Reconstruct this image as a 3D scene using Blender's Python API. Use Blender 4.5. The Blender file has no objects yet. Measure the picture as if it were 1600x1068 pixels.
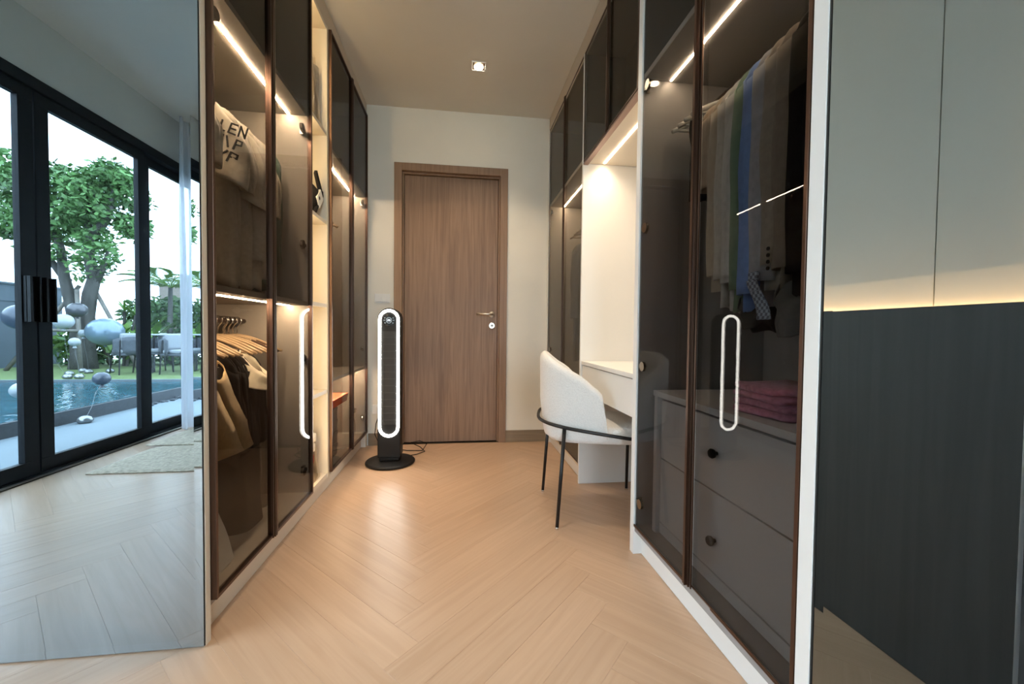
import bpy, bmesh, math, random
from mathutils import Vector, Matrix
random.seed(7)
S = bpy.context.scene
COL = S.collection
PI = math.pi

# ------------------------------------------------------------------ camera
cd = bpy.data.cameras.new('camera'); cam = bpy.data.objects.new('camera', cd); COL.objects.link(cam)
cd.sensor_width = 36.0; cd.lens = 629.43 * 36.0 / 1600.0; cd.clip_start = 0.02; cd.clip_end = 200
YAW, PITCH, ROLL = .1302, .0270, .0103
fw = Vector((math.sin(YAW) * math.cos(PITCH), math.cos(YAW) * math.cos(PITCH), -math.sin(PITCH)))
rt = Vector((math.cos(YAW), -math.sin(YAW), 0)); up = rt.cross(fw)
r2 = rt * math.cos(ROLL) + up * math.sin(ROLL); u2 = -rt * math.sin(ROLL) + up * math.cos(ROLL)
cam.matrix_world = Matrix(((r2.x, u2.x, -fw.x, 0), (r2.y, u2.y, -fw.y, 0), (r2.z, u2.z, -fw.z, .95), (0, 0, 0, 1)))
S.camera = cam

# ------------------------------------------------------------------ sky and exposure
SKY = 9.0
LED_LEFT, LED_RIGHT, LED_DESK, LED_SHELF, LED_HEAD, RING = 380, 95, 25, 40, 200, 24.0
LED_COL = (1.0, .77, .52)
w = bpy.data.worlds.new('sky'); S.world = w; w.use_nodes = True
wn = w.node_tree.nodes; bg = wn['Background']
bg.inputs['Color'].default_value = (.72, .87, 1, 1); bg.inputs['Strength'].default_value = SKY
S.view_settings.view_transform = 'Standard'; S.view_settings.look = 'None'
S.view_settings.exposure = 0.36; S.view_settings.gamma = 1.0; S.view_settings.use_curve_mapping = False
S.cycles.max_bounces = 14; S.cycles.transparent_max_bounces = 24; S.cycles.glossy_bounces = 8
S.cycles.sample_clamp_indirect = 6.0; S.cycles.caustics_reflective = False; S.cycles.caustics_refractive = False

# ------------------------------------------------------------------ materials
def nt(m): return m.node_tree.nodes, m.node_tree.links
def mat(name, col, rough=.5, metal=0.0, spec=.5, var=0.0, scale=8.0, stretch=(1, 1, 1), bump=0.0, sheen=0.0, coords='Object'):
    m = bpy.data.materials.new(name); m.use_nodes = True
    n, l = nt(m); b = n['Principled BSDF']
    b.inputs['Base Color'].default_value = (*col, 1); b.inputs['Roughness'].default_value = rough
    b.inputs['Metallic'].default_value = metal; b.inputs['Specular IOR Level'].default_value = spec
    if sheen: b.inputs['Sheen Weight'].default_value = sheen if max(col) > .1 else 0
    if var or bump:
        tc = n.new('ShaderNodeTexCoord'); mp = n.new('ShaderNodeMapping'); ns = n.new('ShaderNodeTexNoise')
        mp.inputs['Scale'].default_value = stretch; ns.inputs['Scale'].default_value = scale; ns.inputs['Detail'].default_value = 5
        l.new(tc.outputs[coords], mp.inputs['Vector']); l.new(mp.outputs[0], ns.inputs['Vector'])
        if var:
            cr = n.new('ShaderNodeValToRGB')
            cr.color_ramp.elements[0].color = (*[max(0, c * (1 - var)) for c in col], 1); cr.color_ramp.elements[0].position = .3
            cr.color_ramp.elements[1].color = (*[min(1, c * (1 + var)) for c in col], 1); cr.color_ramp.elements[1].position = .7
            l.new(ns.outputs['Fac'], cr.inputs[0]); l.new(cr.outputs[0], b.inputs['Base Color'])
        if bump:
            bp = n.new('ShaderNodeBump'); bp.inputs['Strength'].default_value = bump; bp.inputs['Distance'].default_value = .01
            l.new(ns.outputs['Fac'], bp.inputs['Height']); l.new(bp.outputs[0], b.inputs['Normal'])
    return m
def emis(name, col, st):
    m = bpy.data.materials.new(name); m.use_nodes = True
    n, l = nt(m); n.remove(n['Principled BSDF']); e = n.new('ShaderNodeEmission')
    e.inputs[0].default_value = (*col, 1); e.inputs[1].default_value = st
    l.new(e.outputs[0], n['Material Output'].inputs[0]); return m
def glass(name, tint, f0=.04, rough=0.0, edge=1.0):
    m = bpy.data.materials.new(name); m.use_nodes = True
    n, l = nt(m); n.remove(n['Principled BSDF'])
    t = n.new('ShaderNodeBsdfTransparent'); t.inputs[0].default_value = (*tint, 1)
    g = n.new('ShaderNodeBsdfGlossy'); g.inputs['Roughness'].default_value = rough; g.inputs[0].default_value = (1, 1, 1, 1)
    lw = n.new('ShaderNodeLayerWeight'); lw.inputs[0].default_value = .5
    p = n.new('ShaderNodeMath'); p.operation = 'POWER'; p.inputs[1].default_value = 5; l.new(lw.outputs['Facing'], p.inputs[0])
    ma = n.new('ShaderNodeMath'); ma.operation = 'MULTIPLY_ADD'; ma.inputs[1].default_value = edge - f0; ma.inputs[2].default_value = f0
    l.new(p.outputs[0], ma.inputs[0])
    mx = n.new('ShaderNodeMixShader'); l.new(ma.outputs[0], mx.inputs[0]); l.new(t.outputs[0], mx.inputs[1]); l.new(g.outputs[0], mx.inputs[2])
    l.new(mx.outputs[0], n['Material Output'].inputs[0]); return m
def wood(name, c0, c1, rough, along='X', scale=1.0, rnd=0.0, bump=.05):
    m = bpy.data.materials.new(name); m.use_nodes = True
    n, l = nt(m); b = n['Principled BSDF']; b.inputs['Roughness'].default_value = rough
    tc = n.new('ShaderNodeTexCoord'); mp = n.new('ShaderNodeMapping')
    st = {'X': (1.2, 22, 22), 'Z': (30, 30, 1.2)}[along]
    mp.inputs['Scale'].default_value = [s * scale for s in st]
    oi = n.new('ShaderNodeObjectInfo')
    va = n.new('ShaderNodeVectorMath'); va.operation = 'ADD'
    vm = n.new('ShaderNodeVectorMath'); vm.operation = 'SCALE'; vm.inputs[0].default_value = (3.1, 17, 5); l.new(oi.outputs['Random'], vm.inputs['Scale'])
    l.new(tc.outputs['Object'], va.inputs[0]); l.new(vm.outputs[0], va.inputs[1]); l.new(va.outputs[0], mp.inputs[0])
    ns = n.new('ShaderNodeTexNoise'); ns.inputs['Scale'].default_value = 1.6; ns.inputs['Detail'].default_value = 7; ns.inputs['Distortion'].default_value = .9
    l.new(mp.outputs[0], ns.inputs['Vector'])
    cr = n.new('ShaderNodeValToRGB'); cr.color_ramp.elements[0].color = (*c0, 1); cr.color_ramp.elements[1].color = (*c1, 1)
    cr.color_ramp.elements[0].position = .32; cr.color_ramp.elements[1].position = .66
    l.new(ns.outputs['Fac'], cr.inputs[0])
    out = cr.outputs[0]
    if rnd:
        hs = n.new('ShaderNodeHueSaturation'); mr = n.new('ShaderNodeMapRange')
        mr.inputs['To Min'].default_value = 1 - rnd; mr.inputs['To Max'].default_value = 1 + rnd
        l.new(oi.outputs['Random'], mr.inputs[0]); l.new(mr.outputs[0], hs.inputs['Value']); l.new(out, hs.inputs['Color']); out = hs.outputs[0]
    l.new(out, b.inputs['Base Color'])
    if bump:
        bp = n.new('ShaderNodeBump'); bp.inputs['Strength'].default_value = bump; bp.inputs['Distance'].default_value = .004
        l.new(ns.outputs['Fac'], bp.inputs['Height']); l.new(bp.outputs[0], b.inputs['Normal'])
    return m
def mirror_mat(name, tint):
    m = bpy.data.materials.new(name); m.use_nodes = True
    n, l = nt(m); n.remove(n['Principled BSDF']); g = n.new('ShaderNodeBsdfGlossy')
    g.inputs[0].default_value = (*tint, 1); g.inputs['Roughness'].default_value = 0.0
    l.new(g.outputs[0], n['Material Output'].inputs[0]); return m

M = dict(
    plank=wood('oak_floor', (.48, .32, .212), (.54, .37, .255), .34, 'X', 1.0, .035, .03),
    subfloor=mat('subfloor', (.12, .09, .065), .9),
    ceil=mat('ceiling_paint', (.74, .71, .66), .9, var=.02, scale=3), wallp=mat('wall_paint', (.80, .77, .70), .85, var=.02, scale=4),
    grey_wall=mat('grey_wall_paint', (.62, .61, .57), .85, var=.02, scale=3),
    door=wood('door_veneer', (.19, .112, .07), (.28, .175, .115), .5, 'Z', 1.0),
    frame_wood=wood('door_frame_veneer', (.22, .13, .08), (.29, .18, .115), .5, 'Z', 1.0),
    base_wood=wood('baseboard_taupe', (.20, .15, .10), (.25, .19, .13), .55, 'X', 1.0),
    cream=mat('cream_laminate', (.70, .63, .53), .5, var=.015, scale=5), taupe=mat('taupe_laminate', (.34, .30, .25), .5, var=.02, scale=5),
    plinth=mat('plinth_cream', (.66, .58, .47), .5), white=mat('white_laminate', (.80, .80, .79), .45, var=.01, scale=5),
    greyin=mat('grey_laminate', (.30, .29, .285), .5, var=.02, scale=5), fascia=mat('fascia_paint', (.58, .50, .41), .8),
    drawer=mat('drawer_front', (.62, .62, .63), .5), dark=mat('dark_gap', (.02, .02, .02), .7),
    bronze=mat('bronze_metal', (.105, .062, .045), .32, .85), black=mat('black_metal', (.012, .012, .014), .38, .3),
    hinge=mat('dark_nickel', (.30, .27, .23), .22, 1.0), chrome=mat('chrome', (.75, .72, .68), .18, 1.0), steel=mat('brushed_steel', (.68, .63, .56), .3, 1.0),
    smoke=glass('smoked_glass', (.61, .60, .59), .014, edge=.38), clear=glass('clear_glass', (.97, .985, .98), .018),
    led=emis('led_strip', LED_COL, LED_LEFT), led_right=emis('led_strip_right', LED_COL, LED_RIGHT), led_desk=emis('led_strip_desk', (1.0, .76, .50), LED_DESK),
    led_shelf=emis('led_strip_shelf', (1.0, .70, .33), LED_SHELF), led_head=emis('led_strip_headboard', (1.0, .62, .30), LED_HEAD),
    ring=emis('fan_ring_light', (1.0, .97, .88), RING), display=emis('display_digits', (.85, .92, 1.0), 2.2), display_dim=emis('display_icons', (.75, .88, .92), .7), lamp=emis('downlight_lamp', (1.0, .86, .62), 60),
    mirror=mirror_mat('grey_mirror', (.40, .475, .54)), mirror_dark=mirror_mat('bronze_mirror', (.52, .53, .50)),
    char_wood=wood('charcoal_oak', (.022, .0225, .022), (.034, .034, .033), .5, 'Z', .7),
    boucle=mat('white_boucle', (.74, .72, .70), .95, var=.05, scale=160, bump=.35, sheen=.3),
    alu=mat('black_aluminium', (.006, .007, .009), .5, spec=.2), matte=mat('black_plastic', (.007, .007, .008), .5, spec=.3),
    sheer=None, rug=mat('beige_rug', (.50, .415, .31), .95, var=.25, scale=45, bump=.8),
    deck=mat('deck_stone', (0.150, 0.184, 0.206), .8, var=.04, scale=3), stone=mat('pool_curb_stone', (0.041, 0.046, 0.053), .7, var=.2, scale=25),
    grass=mat('lawn', (0.112, 0.158, 0.049), .95, var=.25, scale=9), gwall=mat('garden_wall_grey', (0.098, 0.124, 0.150), .85, var=.06, scale=4),
    bwall=mat('garden_wall_beige', (0.225, 0.180, 0.150), .85, var=.05, scale=3), bark=mat('bark', (0.064, 0.060, 0.054), .9, var=.35, scale=14, stretch=(1, 1, .25), bump=.6),
    stake=mat('eucalyptus_stake', (0.150, 0.135, 0.116), .85, var=.2, scale=12), leaf=mat('leaf_green', (.078, .165, .045), .6, var=.5, scale=2.2),
    leaf2=mat('leaf_light', (0.112, 0.217, 0.034), .55, var=.35, scale=3), hedge=mat('hedge_leaf', (0.053, 0.128, 0.038), .65, var=.5, scale=3),
    rope=mat('rope_weave', (0.075, 0.083, 0.098), .8, var=.2, scale=40), cushion=mat('outdoor_cushion', (0.255, 0.270, 0.292), .9),
    balloon_w=mat('balloon_white', (0.315, 0.338, 0.360), .3), balloon_b=mat('balloon_pearl_blue', (0.165, 0.225, 0.277), .22, .25), balloon_g=mat('balloon_charcoal', (0.053, 0.064, 0.086), .25),
    balloon_br=mat('balloon_grey_gold', (0.090, 0.090, 0.098), .25, .3), string=mat('balloon_string', (0.225, 0.232, 0.240), .8),
    foil=mat('clear_foil', (0.280, 0.290, 0.297), .15, .6), plastic=None, pink=mat('pink_terry', (.60, .25, .36), .95, var=.25, scale=70, bump=.6, sheen=.3),
    orange=mat('orange_card', (.85, .10, .02), .6), box=mat('shoe_box_grey', (.30, .25, .20), .7), paper=mat('white_card', (.8, .78, .72), .7),
    hanger_wood=mat('hanger_wood', (.42, .29, .16), .5, var=.15, scale=20), hanger_white=mat('hanger_white', (.72, .72, .66), .5), ink=mat('black_ink', (.015, .015, .015), .8),
)
_m = glass('thin_plastic', (.86, .83, .78), .06, .12); M['plastic'] = _m
def sheer():
    m = bpy.data.materials.new('sheer_curtain'); m.use_nodes = True; n, l = nt(m); n.remove(n['Principled BSDF'])
    t = n.new('ShaderNodeBsdfTransparent'); d = n.new('ShaderNodeBsdfDiffuse'); tr = n.new('ShaderNodeBsdfTranslucent')
    d.inputs[0].default_value = (.85, .86, .9, 1); tr.inputs[0].default_value = (.8, .82, .88, 1)
    a = n.new('ShaderNodeMixShader'); a.inputs[0].default_value = .55; l.new(d.outputs[0], a.inputs[1]); l.new(tr.outputs[0], a.inputs[2])
    b = n.new('ShaderNodeMixShader'); b.inputs[0].default_value = .72; l.new(t.outputs[0], b.inputs[1]); l.new(a.outputs[0], b.inputs[2])
    l.new(b.outputs[0], n['Material Output'].inputs[0]); return m
M['sheer'] = sheer()
def water():
    m = mat('pool_water', (0.015, 0.075, 0.098), .03, spec=.6); n, l = nt(m); b = n['Principled BSDF']
    tc = n.new('ShaderNodeTexCoord'); ns = n.new('ShaderNodeTexNoise'); ns.inputs['Scale'].default_value = 5.5; ns.inputs['Detail'].default_value = 3
    l.new(tc.outputs['Object'], ns.inputs['Vector']); bp = n.new('ShaderNodeBump'); bp.inputs['Strength'].default_value = .35; bp.inputs['Distance'].default_value = .05
    l.new(ns.outputs['Fac'], bp.inputs['Height']); l.new(bp.outputs[0], b.inputs['Normal']); return m
M['water'] = water()
_cloth = {}
def cloth(col):
    k = tuple(round(c, 3) for c in col)
    if k not in _cloth: _cloth[k] = mat('cloth_%d' % len(_cloth), col, .95, spec=.12, var=.10, scale=60, sheen=.15)
    return _cloth[k]

# ------------------------------------------------------------------ mesh helpers
class MB:
    def __init__(s): s.v = []; s.f = []
    def add(s, vs, fs):
        o = len(s.v); s.v += [tuple(p) for p in vs]; s.f += [tuple(i + o for i in f) for f in fs]; return s
    def box(s, x0, x1, y0, y1, z0, z1):
        x0, x1 = min(x0, x1), max(x0, x1); y0, y1 = min(y0, y1), max(y0, y1); z0, z1 = min(z0, z1), max(z0, z1)
        v = [(x, y, z) for z in (z0, z1) for y in (y0, y1) for x in (x0, x1)]
        return s.add(v, [(0, 2, 3, 1), (4, 5, 7, 6), (0, 1, 5, 4), (2, 6, 7, 3), (0, 4, 6, 2), (1, 3, 7, 5)])
    def tube(s, pts, r, n=8, closed=False, caps=True):
        pts = [Vector(p) for p in pts]; N = len(pts); rings = []
        rr = r if isinstance(r, (list, tuple)) else [r] * N
        prev = None
        for i, p in enumerate(pts):
            a = pts[i - 1] if (i > 0 or closed) else p; b = pts[(i + 1) % N] if (i < N - 1 or closed) else p
            t = (b - a).normalized()
            if prev is None:
                u = t.orthogonal().normalized()
            else:
                u = (prev - t * prev.dot(t)); u = u.normalized() if u.length > 1e-6 else t.orthogonal().normalized()
            prev = u; v = t.cross(u)
            rings.append([p + (u * math.cos(2 * PI * k / n) + v * math.sin(2 * PI * k / n)) * rr[i] for k in range(n)])
        vs = [q for g in rings for q in g]; fs = []
        for i in range(N if closed else N - 1):
            j = (i + 1) % N
            for k in range(n): fs.append((i * n + k, i * n + (k + 1) % n, j * n + (k + 1) % n, j * n + k))
        if caps and not closed: fs += [tuple(range(n - 1, -1, -1)), tuple((N - 1) * n + k for k in range(n))]
        return s.add(vs, fs)
    def lathe(s, prof, c=(0, 0, 0), axis='z', n=24, sx=1, sy=1):
        vs = []; fs = []
        for r, h in prof:
            for k in range(n):
                a = 2 * PI * k / n; p = (r * math.cos(a) * sx, r * math.sin(a) * sy, h)
                if axis == 'y': p = (p[0], -p[2], p[1])
                if axis == 'x': p = (p[2], p[0], p[1])
                vs.append((c[0] + p[0], c[1] + p[1], c[2] + p[2]))
        P = len(prof)
        for i in range(P - 1):
            for k in range(n): fs.append((i * n + k, i * n + (k + 1) % n, (i + 1) * n + (k + 1) % n, (i + 1) * n + k))
        fs += [tuple(range(n - 1, -1, -1)), tuple((P - 1) * n + k for k in range(n))]
        return s.add(vs, fs)
    def grid(s, fn, nu, nv):
        vs = [fn(i / nu, j / nv) for j in range(nv + 1) for i in range(nu + 1)]
        return s.add(vs, [(j * (nu + 1) + i, j * (nu + 1) + i + 1, (j + 1) * (nu + 1) + i + 1, (j + 1) * (nu + 1) + i) for j in range(nv) for i in range(nu)])
    def loop_prism(s, outline, z0, z1, plane='xy', y=0):
        n = len(outline)
        if plane == 'xy': vs = [(a, b, z0) for a, b in outline] + [(a, b, z1) for a, b in outline]
        elif plane == 'xz': vs = [(a, z0, b) for a, b in outline] + [(a, z1, b) for a, b in outline]
        else: vs = [(z0, a, b) for a, b in outline] + [(z1, a, b) for a, b in outline]
        return s.add(vs, [tuple(range(n - 1, -1, -1)), tuple(range(n, 2 * n))] + [(i, (i + 1) % n, n + (i + 1) % n, n + i) for i in range(n)])
def root_of(o):
    while o.parent: o = o.parent
    return o
def obj(name, mb, m, parent=None, bevel=0, smooth=False, solid=0, subsurf=0, local=False):
    me = bpy.data.meshes.new(name)
    vs = mb.v
    if parent is not None and not local:
        l = root_of(parent).location; vs = [(x - l.x, y - l.y, z - l.z) for x, y, z in vs]
    me.from_pydata(vs, [], mb.f); me.update()
    bm = bmesh.new(); bm.from_mesh(me); bmesh.ops.recalc_face_normals(bm, faces=bm.faces); bm.to_mesh(me); bm.free()
    me.materials.append(m)
    if smooth: me.polygons.foreach_set('use_smooth', [True] * len(me.polygons))
    o = bpy.data.objects.new(name, me); COL.objects.link(o)
    if parent is not None: o.parent = parent
    if solid:
        md = o.modifiers.new('solid', 'SOLIDIFY'); md.thickness = solid; md.offset = 0
    if bevel:
        md = o.modifiers.new('bevel', 'BEVEL'); md.width = bevel; md.segments = 2; md.limit_method = 'ANGLE'
    if subsurf:
        md = o.modifiers.new('sub', 'SUBSURF'); md.levels = subsurf; md.render_levels = subsurf
    return o
def thing(name, label, cat, loc=(0, 0, 0), group=None):
    o = bpy.data.objects.new(name, None); COL.objects.link(o); o.location = loc; o.empty_display_size = .05
    o['label'] = label; o['category'] = cat
    if group: o['group'] = group
    return o
def tag(o, label, cat, group=None, kind=None):
    o['label'] = label; o['category'] = cat
    if group: o['group'] = group
    if kind: o['kind'] = kind
    return o
def struct(o, label, cat):
    o['kind'] = 'structure'; o['label'] = label; o['category'] = cat; return o
def box(*a): return MB().box(*a)

# ------------------------------------------------------------------ shell of the closet and the bedroom
XL, XR, ZB, ZT = -.7286, .7456, .12, 2.643          # door planes, door bottom and top
CX, YM, YD, CW = 1.345, 1.286, 3.41, .745           # cabinet back, mirror plane, closet back wall, carcass front
HC, HB = 2.755, 2.90                                # ceilings
floor = struct(obj('floor', box(-2.75, 1.45, -2.7, 3.55, -.14, -.0125), M['subfloor']), 'light oak herringbone plank floor through bedroom and dressing room', 'floor')
L, W, TH = .90, .125, .012
def plank_mesh():
    b = .0005; x0, x1, y0, y1 = .0001, L - .0001, .0001, W - .0001
    vs = [(x0, y0, -TH), (x1, y0, -TH), (x1, y1, -TH), (x0, y1, -TH), (x0, y0, -b), (x1, y0, -b), (x1, y1, -b), (x0, y1, -b),
          (x0 + b, y0 + b, 0), (x1 - b, y0 + b, 0), (x1 - b, y1 - b, 0), (x0 + b, y1 - b, 0)]
    fs = [(3, 2, 1, 0), (8, 9, 10, 11)] + [(i, (i + 1) % 4, 4 + (i + 1) % 4, 4 + i) for i in range(4)] + [(4 + i, 4 + (i + 1) % 4, 8 + (i + 1) % 4, 8 + i) for i in range(4)]
    me = bpy.data.meshes.new('plank'); me.from_pydata(vs, [], fs); me.materials.append(M['plank']); return me
PM = plank_mesh()
C45 = math.sqrt(.5); OX, OY = -.116, .165
XMIN, XMAX, YMIN, YMAX = -2.585, 1.268, -2.58, 3.405
def plank(u, v, rot):
    ox, oy = OX + (u - v) * C45, OY + (u + v) * C45
    d = Vector((math.cos(rot), math.sin(rot))); nrm = Vector((-d.y, d.x))
    cs = [Vector((ox, oy)) + d * a + nrm * b for a, b in ((0, 0), (L, 0), (L, W), (0, W))]
    if max(c.x for c in cs) < XMIN + .01 or min(c.x for c in cs) > XMAX - .01 or max(c.y for c in cs) < YMIN + .01 or min(c.y for c in cs) > YMAX - .01: return
    if min(c.y for c in cs) > YM - .03 and (min(c.x for c in cs) > .80 and not (max(c.y for c in cs) > 1.64 and min(c.y for c in cs) < 2.44) or max(c.x for c in cs) < -.80): return
    me = PM
    if any(c.x < XMIN or c.x > XMAX or c.y < YMIN or c.y > YMAX for c in cs):
        me = PM.copy(); bm = bmesh.new(); bm.from_mesh(me)
        mw = Matrix.Translation((ox, oy, 0)) @ Matrix.Rotation(rot, 4, 'Z'); mi = mw.inverted()
        for co, no in (((XMIN, 0, 0), (-1, 0, 0)), ((XMAX, 0, 0), (1, 0, 0)), ((0, YMIN, 0), (0, -1, 0)), ((0, YMAX, 0), (0, 1, 0))):
            bmesh.ops.bisect_plane(bm, geom=bm.verts[:] + bm.edges[:] + bm.faces[:], plane_co=mi @ Vector(co), plane_no=mi.to_3x3() @ Vector(no), clear_outer=True)
            es = [e for e in bm.edges if e.is_boundary]
            if es: bmesh.ops.contextual_create(bm, geom=es)
        bm.to_mesh(me); bm.free()
        if not me.polygons: return
    o = bpy.data.objects.new('plank', me); COL.objects.link(o); o.parent = floor; o.location = (ox, oy, 0); o.rotation_euler = (0, 0, rot)
for i in range(-50, 51):
    for j in range(-6, 7):
        u, v = i * W + j * L, i * W - j * L
        plank(u, v, PI / 4)
        plank(u + L + W, v + W - L, 3 * PI / 4)

struct(obj('ceiling', box(-1.4, 1.4, YM + .04, 3.5, HC, HC + .1), M['ceil']), 'plain painted ceiling of the dressing room', 'ceiling')
struct(obj('ceiling', box(-2.8, 1.45, -2.7, YM + .04, HB, HB + .1), M['ceil']), 'plain white bedroom ceiling seen in the left mirror', 'ceiling')
DX0, DX1, DZ = -.532, .397, 2.308
wb = MB().box(-1.4, DX0, YD, YD + .12, 0, HC).box(DX1, 1.4, YD, YD + .12, 0, HC).box(DX0, DX1, YD, YD + .12, DZ, HC)
struct(obj('wall_back', wb, M['wallp']), 'cream painted end wall around the wooden door', 'wall')
struct(obj('wall_left', box(-1.45, -1.352, YM + .04, 3.5, 0, HC), M['cream']), 'wall behind the left wardrobes', 'wall')
struct(obj('wall_right', box(1.352, 1.45, YM + .04, 3.5, 0, HC), M['wallp']), 'wall behind the right wardrobes and desk', 'wall')
struct(obj('wall_left', MB().box(-2.80, -2.66, -2.7, YM + .1, 2.505, HB).box(-2.80, -2.66, -2.7, -2.31, 0, 2.505), M['grey_wall']), 'taupe wall band above the black sliding doors', 'wall')
struct(obj('wall_front', MB().box(-2.75, -CX - .002, YM, YM + .1, 0, HB).box(-CX - .002, 1.40, YM + .0401, YM + .1, HC + .1, HB), M['grey_wall']), 'bedroom wall beside the mirror', 'wall')
WX0, WX1, WZ0, WZ1 = -.22, 1.22, .20, 2.60
struct(obj('wall_rear', MB().box(-2.75, WX0, -2.7, -2.6, 0, HB).box(WX1, 1.45, -2.7, -2.6, 0, HB).box(WX0, WX1, -2.7, -2.6, 0, WZ0).box(WX0, WX1, -2.7, -2.6, WZ1, HB), M['grey_wall']), 'plain bedroom wall behind the camera', 'wall')
# bedroom wall on the right: charcoal wainscot panels, light strip, painted panels with recessed joints
wr = struct(obj('wall_right', box(1.312, 1.45, -2.7, YM + .04, 0, HB), M['grey_wall']), 'bedroom wall with charcoal panelling and a light strip on top', 'wall')
ys = [.745, .533, -.39, -1.31, -2.23, -2.6]
for a, b in zip(ys[:-1], ys[1:]):
    obj('upper_panel', box(1.302, 1.312, b + .0015, a - .0015, 1.0, 2.89), M['grey_wall'], wr)
for a, b in zip([.742, -.45, -1.65], [-.45, -1.65, -2.6]):
    obj('wainscot_panel', box(1.27, 1.288, b + .001, a - .001, 0.0, 1.029), M['char_wood'], wr, bevel=.001)
obj('light_strip', box(1.2905, 1.3005, -2.55, .735, 1.006, 1.012), M['led_head'], wr)
obj('shadow_gap', box(1.288, 1.302, -2.6, .745, 0.0, 1.0), M['dark'], wr)
struct(obj('wall_back', box(-.9, .8, 3.54, 3.60, -.1, 2.5), M['wallp']), 'wall panel added behind the closed door to stop light leaking under it', 'wall')  # added blocker, keeps outside light from showing under the door leaf
# baseboards on the back wall
bb = struct(obj('baseboard_back', MB().box(-.735, DX0, YD - .014, YD, 0, .10).box(DX1, .745, YD - .014, YD, 0, .10), M['base_wood'], bevel=.002), 'taupe wooden baseboard along the end wall', 'baseboard')

# ------------------------------------------------------------------ door in the end wall
d1 = struct(bpy.data.objects.new('door_1', None), 'brown wood veneer door with chrome lever in matching frame', 'door'); COL.objects.link(d1); d1.location = ((DX0 + DX1) / 2, YD, 0)
fr = MB().box(DX0, DX0 + .062, YD - .018, YD + .12, 0, DZ).box(DX1 - .062, DX1, YD - .018, YD + .12, 0, DZ).box(DX0 + .062, DX1 - .062, YD - .018, YD + .12, DZ - .062, DZ)
fr.box(DX0 + .062, DX0 + .074, YD + .02, YD + .10, 0, DZ - .074).box(DX1 - .074, DX1 - .062, YD + .02, YD + .10, 0, DZ - .074).box(DX0 + .062, DX1 - .062, YD + .02, YD + .10, DZ - .074, DZ - .062)
obj('door_frame', fr, M['frame_wood'], d1, bevel=.0015)
leaf = obj('door_leaf', box(DX0 + .077, DX1 - .077, YD + .045, YD + .085, .004, DZ - .078), M['door'], d1, bevel=.001)
hx, hy = .276, YD + .045
lv = MB().lathe([(.026, 0), (.026, .006), (.024, .008)], (hx, hy, 1.09), 'y').tube([(hx, hy - .006, 1.09), (hx, hy - .05, 1.09), (hx - .02, hy - .058, 1.09), (hx - .135, hy - .058, 1.092)], .0095, 10)
obj('lever_handle', lv, M['steel'], leaf, smooth=True)
lk = obj('lock_rosette', MB().lathe([(.026, 0), (.026, .008), (.023, .010)], (hx, hy, .995), 'y').lathe([(.014, .010), (.014, .016), (.006, .017)], (hx, hy, .995), 'y', 16), M['steel'], leaf)
obj('keyhole_disc', MB().lathe([(.009, .0), (.009, .002)], (hx, hy - .017, .995), 'y', 12), mat('keyhole_metal', (.2, .18, .15), .4, .8), leaf)  # disc in a darker metal than the rosette
# switch and socket on the end wall
sw = thing('light_switch', 'white rectangular light switch on end wall left of the door', 'switch', (-.625, YD, 1.205))
obj('plate', box(-.685, -.565, YD - .008, YD - .0005, 1.17, 1.243), M['white'], sw, bevel=.002)
for k in range(2): obj('rocker', box(-.672 + k * .05, -.628 + k * .05, YD - .011, YD - .008, 1.18, 1.233), M['white'], sw, bevel=.001)
so = thing('wall_socket', 'white wall socket low on end wall behind the tower fan', 'socket', (-.648, YD, .30))
obj('plate', box(-.705, -.59, YD - .008, YD - .0005, .26, .335), M['white'], so, bevel=.002)
obj('outlet_face', box(-.672, -.622, YD - .010, YD - .008, .27, .325), M['white'], so)
obj('plug', MB().box(-.645, -.612, YD - .045, YD - .010, .278, .312), M['matte'], so, bevel=.004)

# ------------------------------------------------------------------ sliding doors to the garden
GX = -2.65
w1 = struct(bpy.data.objects.new('window_1', None), 'black aluminium sliding glass doors reflected in the left mirror', 'window'); COL.objects.link(w1); w1.location = (GX, -.5, 0)
obj('window_frame', MB().box(GX - .11, GX + .01, -2.30, YM, 2.43, 2.505).box(GX - .11, GX + .005, -2.30, YM, -.02, .012).box(GX - .11, GX, YM - .05, YM, .012, 2.43).box(GX - .11, GX, -2.30, -2.25, .012, 2.43), M['alu'], w1, bevel=.003)
obj('window_track', MB().box(GX + .01, GX + .035, -2.30, YM, -.003, .004), M['steel'], w1)
edges = [(1.236, .472), (.472, -.370), (-.380, -1.295), (-1.295, -2.25)]
for k, (a, b) in enumerate(edges):
    xo = GX - .012 if k in (1, 2) else GX - .052
    s = .088
    sm = MB().box(xo - .038, xo, b, a, .012, .098).box(xo - .038, xo, b, a, 2.355, 2.43).box(xo - .038, xo, a - s, a, .098, 2.355).box(xo - .038, xo, b, b + s, .098, 2.355)
    sash = obj('sash', sm, M['alu'], w1, bevel=.002)
    obj('pane', box(xo - .022, xo - .016, b + s - .01, a - s + .01, .09, 2.36), M['clear'], sash)
    if k in (1, 2):
        yy = b + .044 if k == 1 else a - .044
        hm = MB().box(xo, xo + .018, yy - .036, yy + .036, .976, 1.262)
        hm.box(xo + .018, xo + .040, yy - .034, yy - .022, .976, 1.262).box(xo + .018, xo + .040, yy + .022, yy + .034, .976, 1.262)
        obj('handle', hm, M['matte'], sash, bevel=.002)
w2 = struct(bpy.data.objects.new('window_added', None), 'unseen black framed window added behind the camera for cool daylight', 'window'); COL.objects.link(w2); w2.location = ((WX0 + WX1) / 2, -2.65, WZ0)  # unseen window, added so cool daylight reaches the chair and desk
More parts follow.
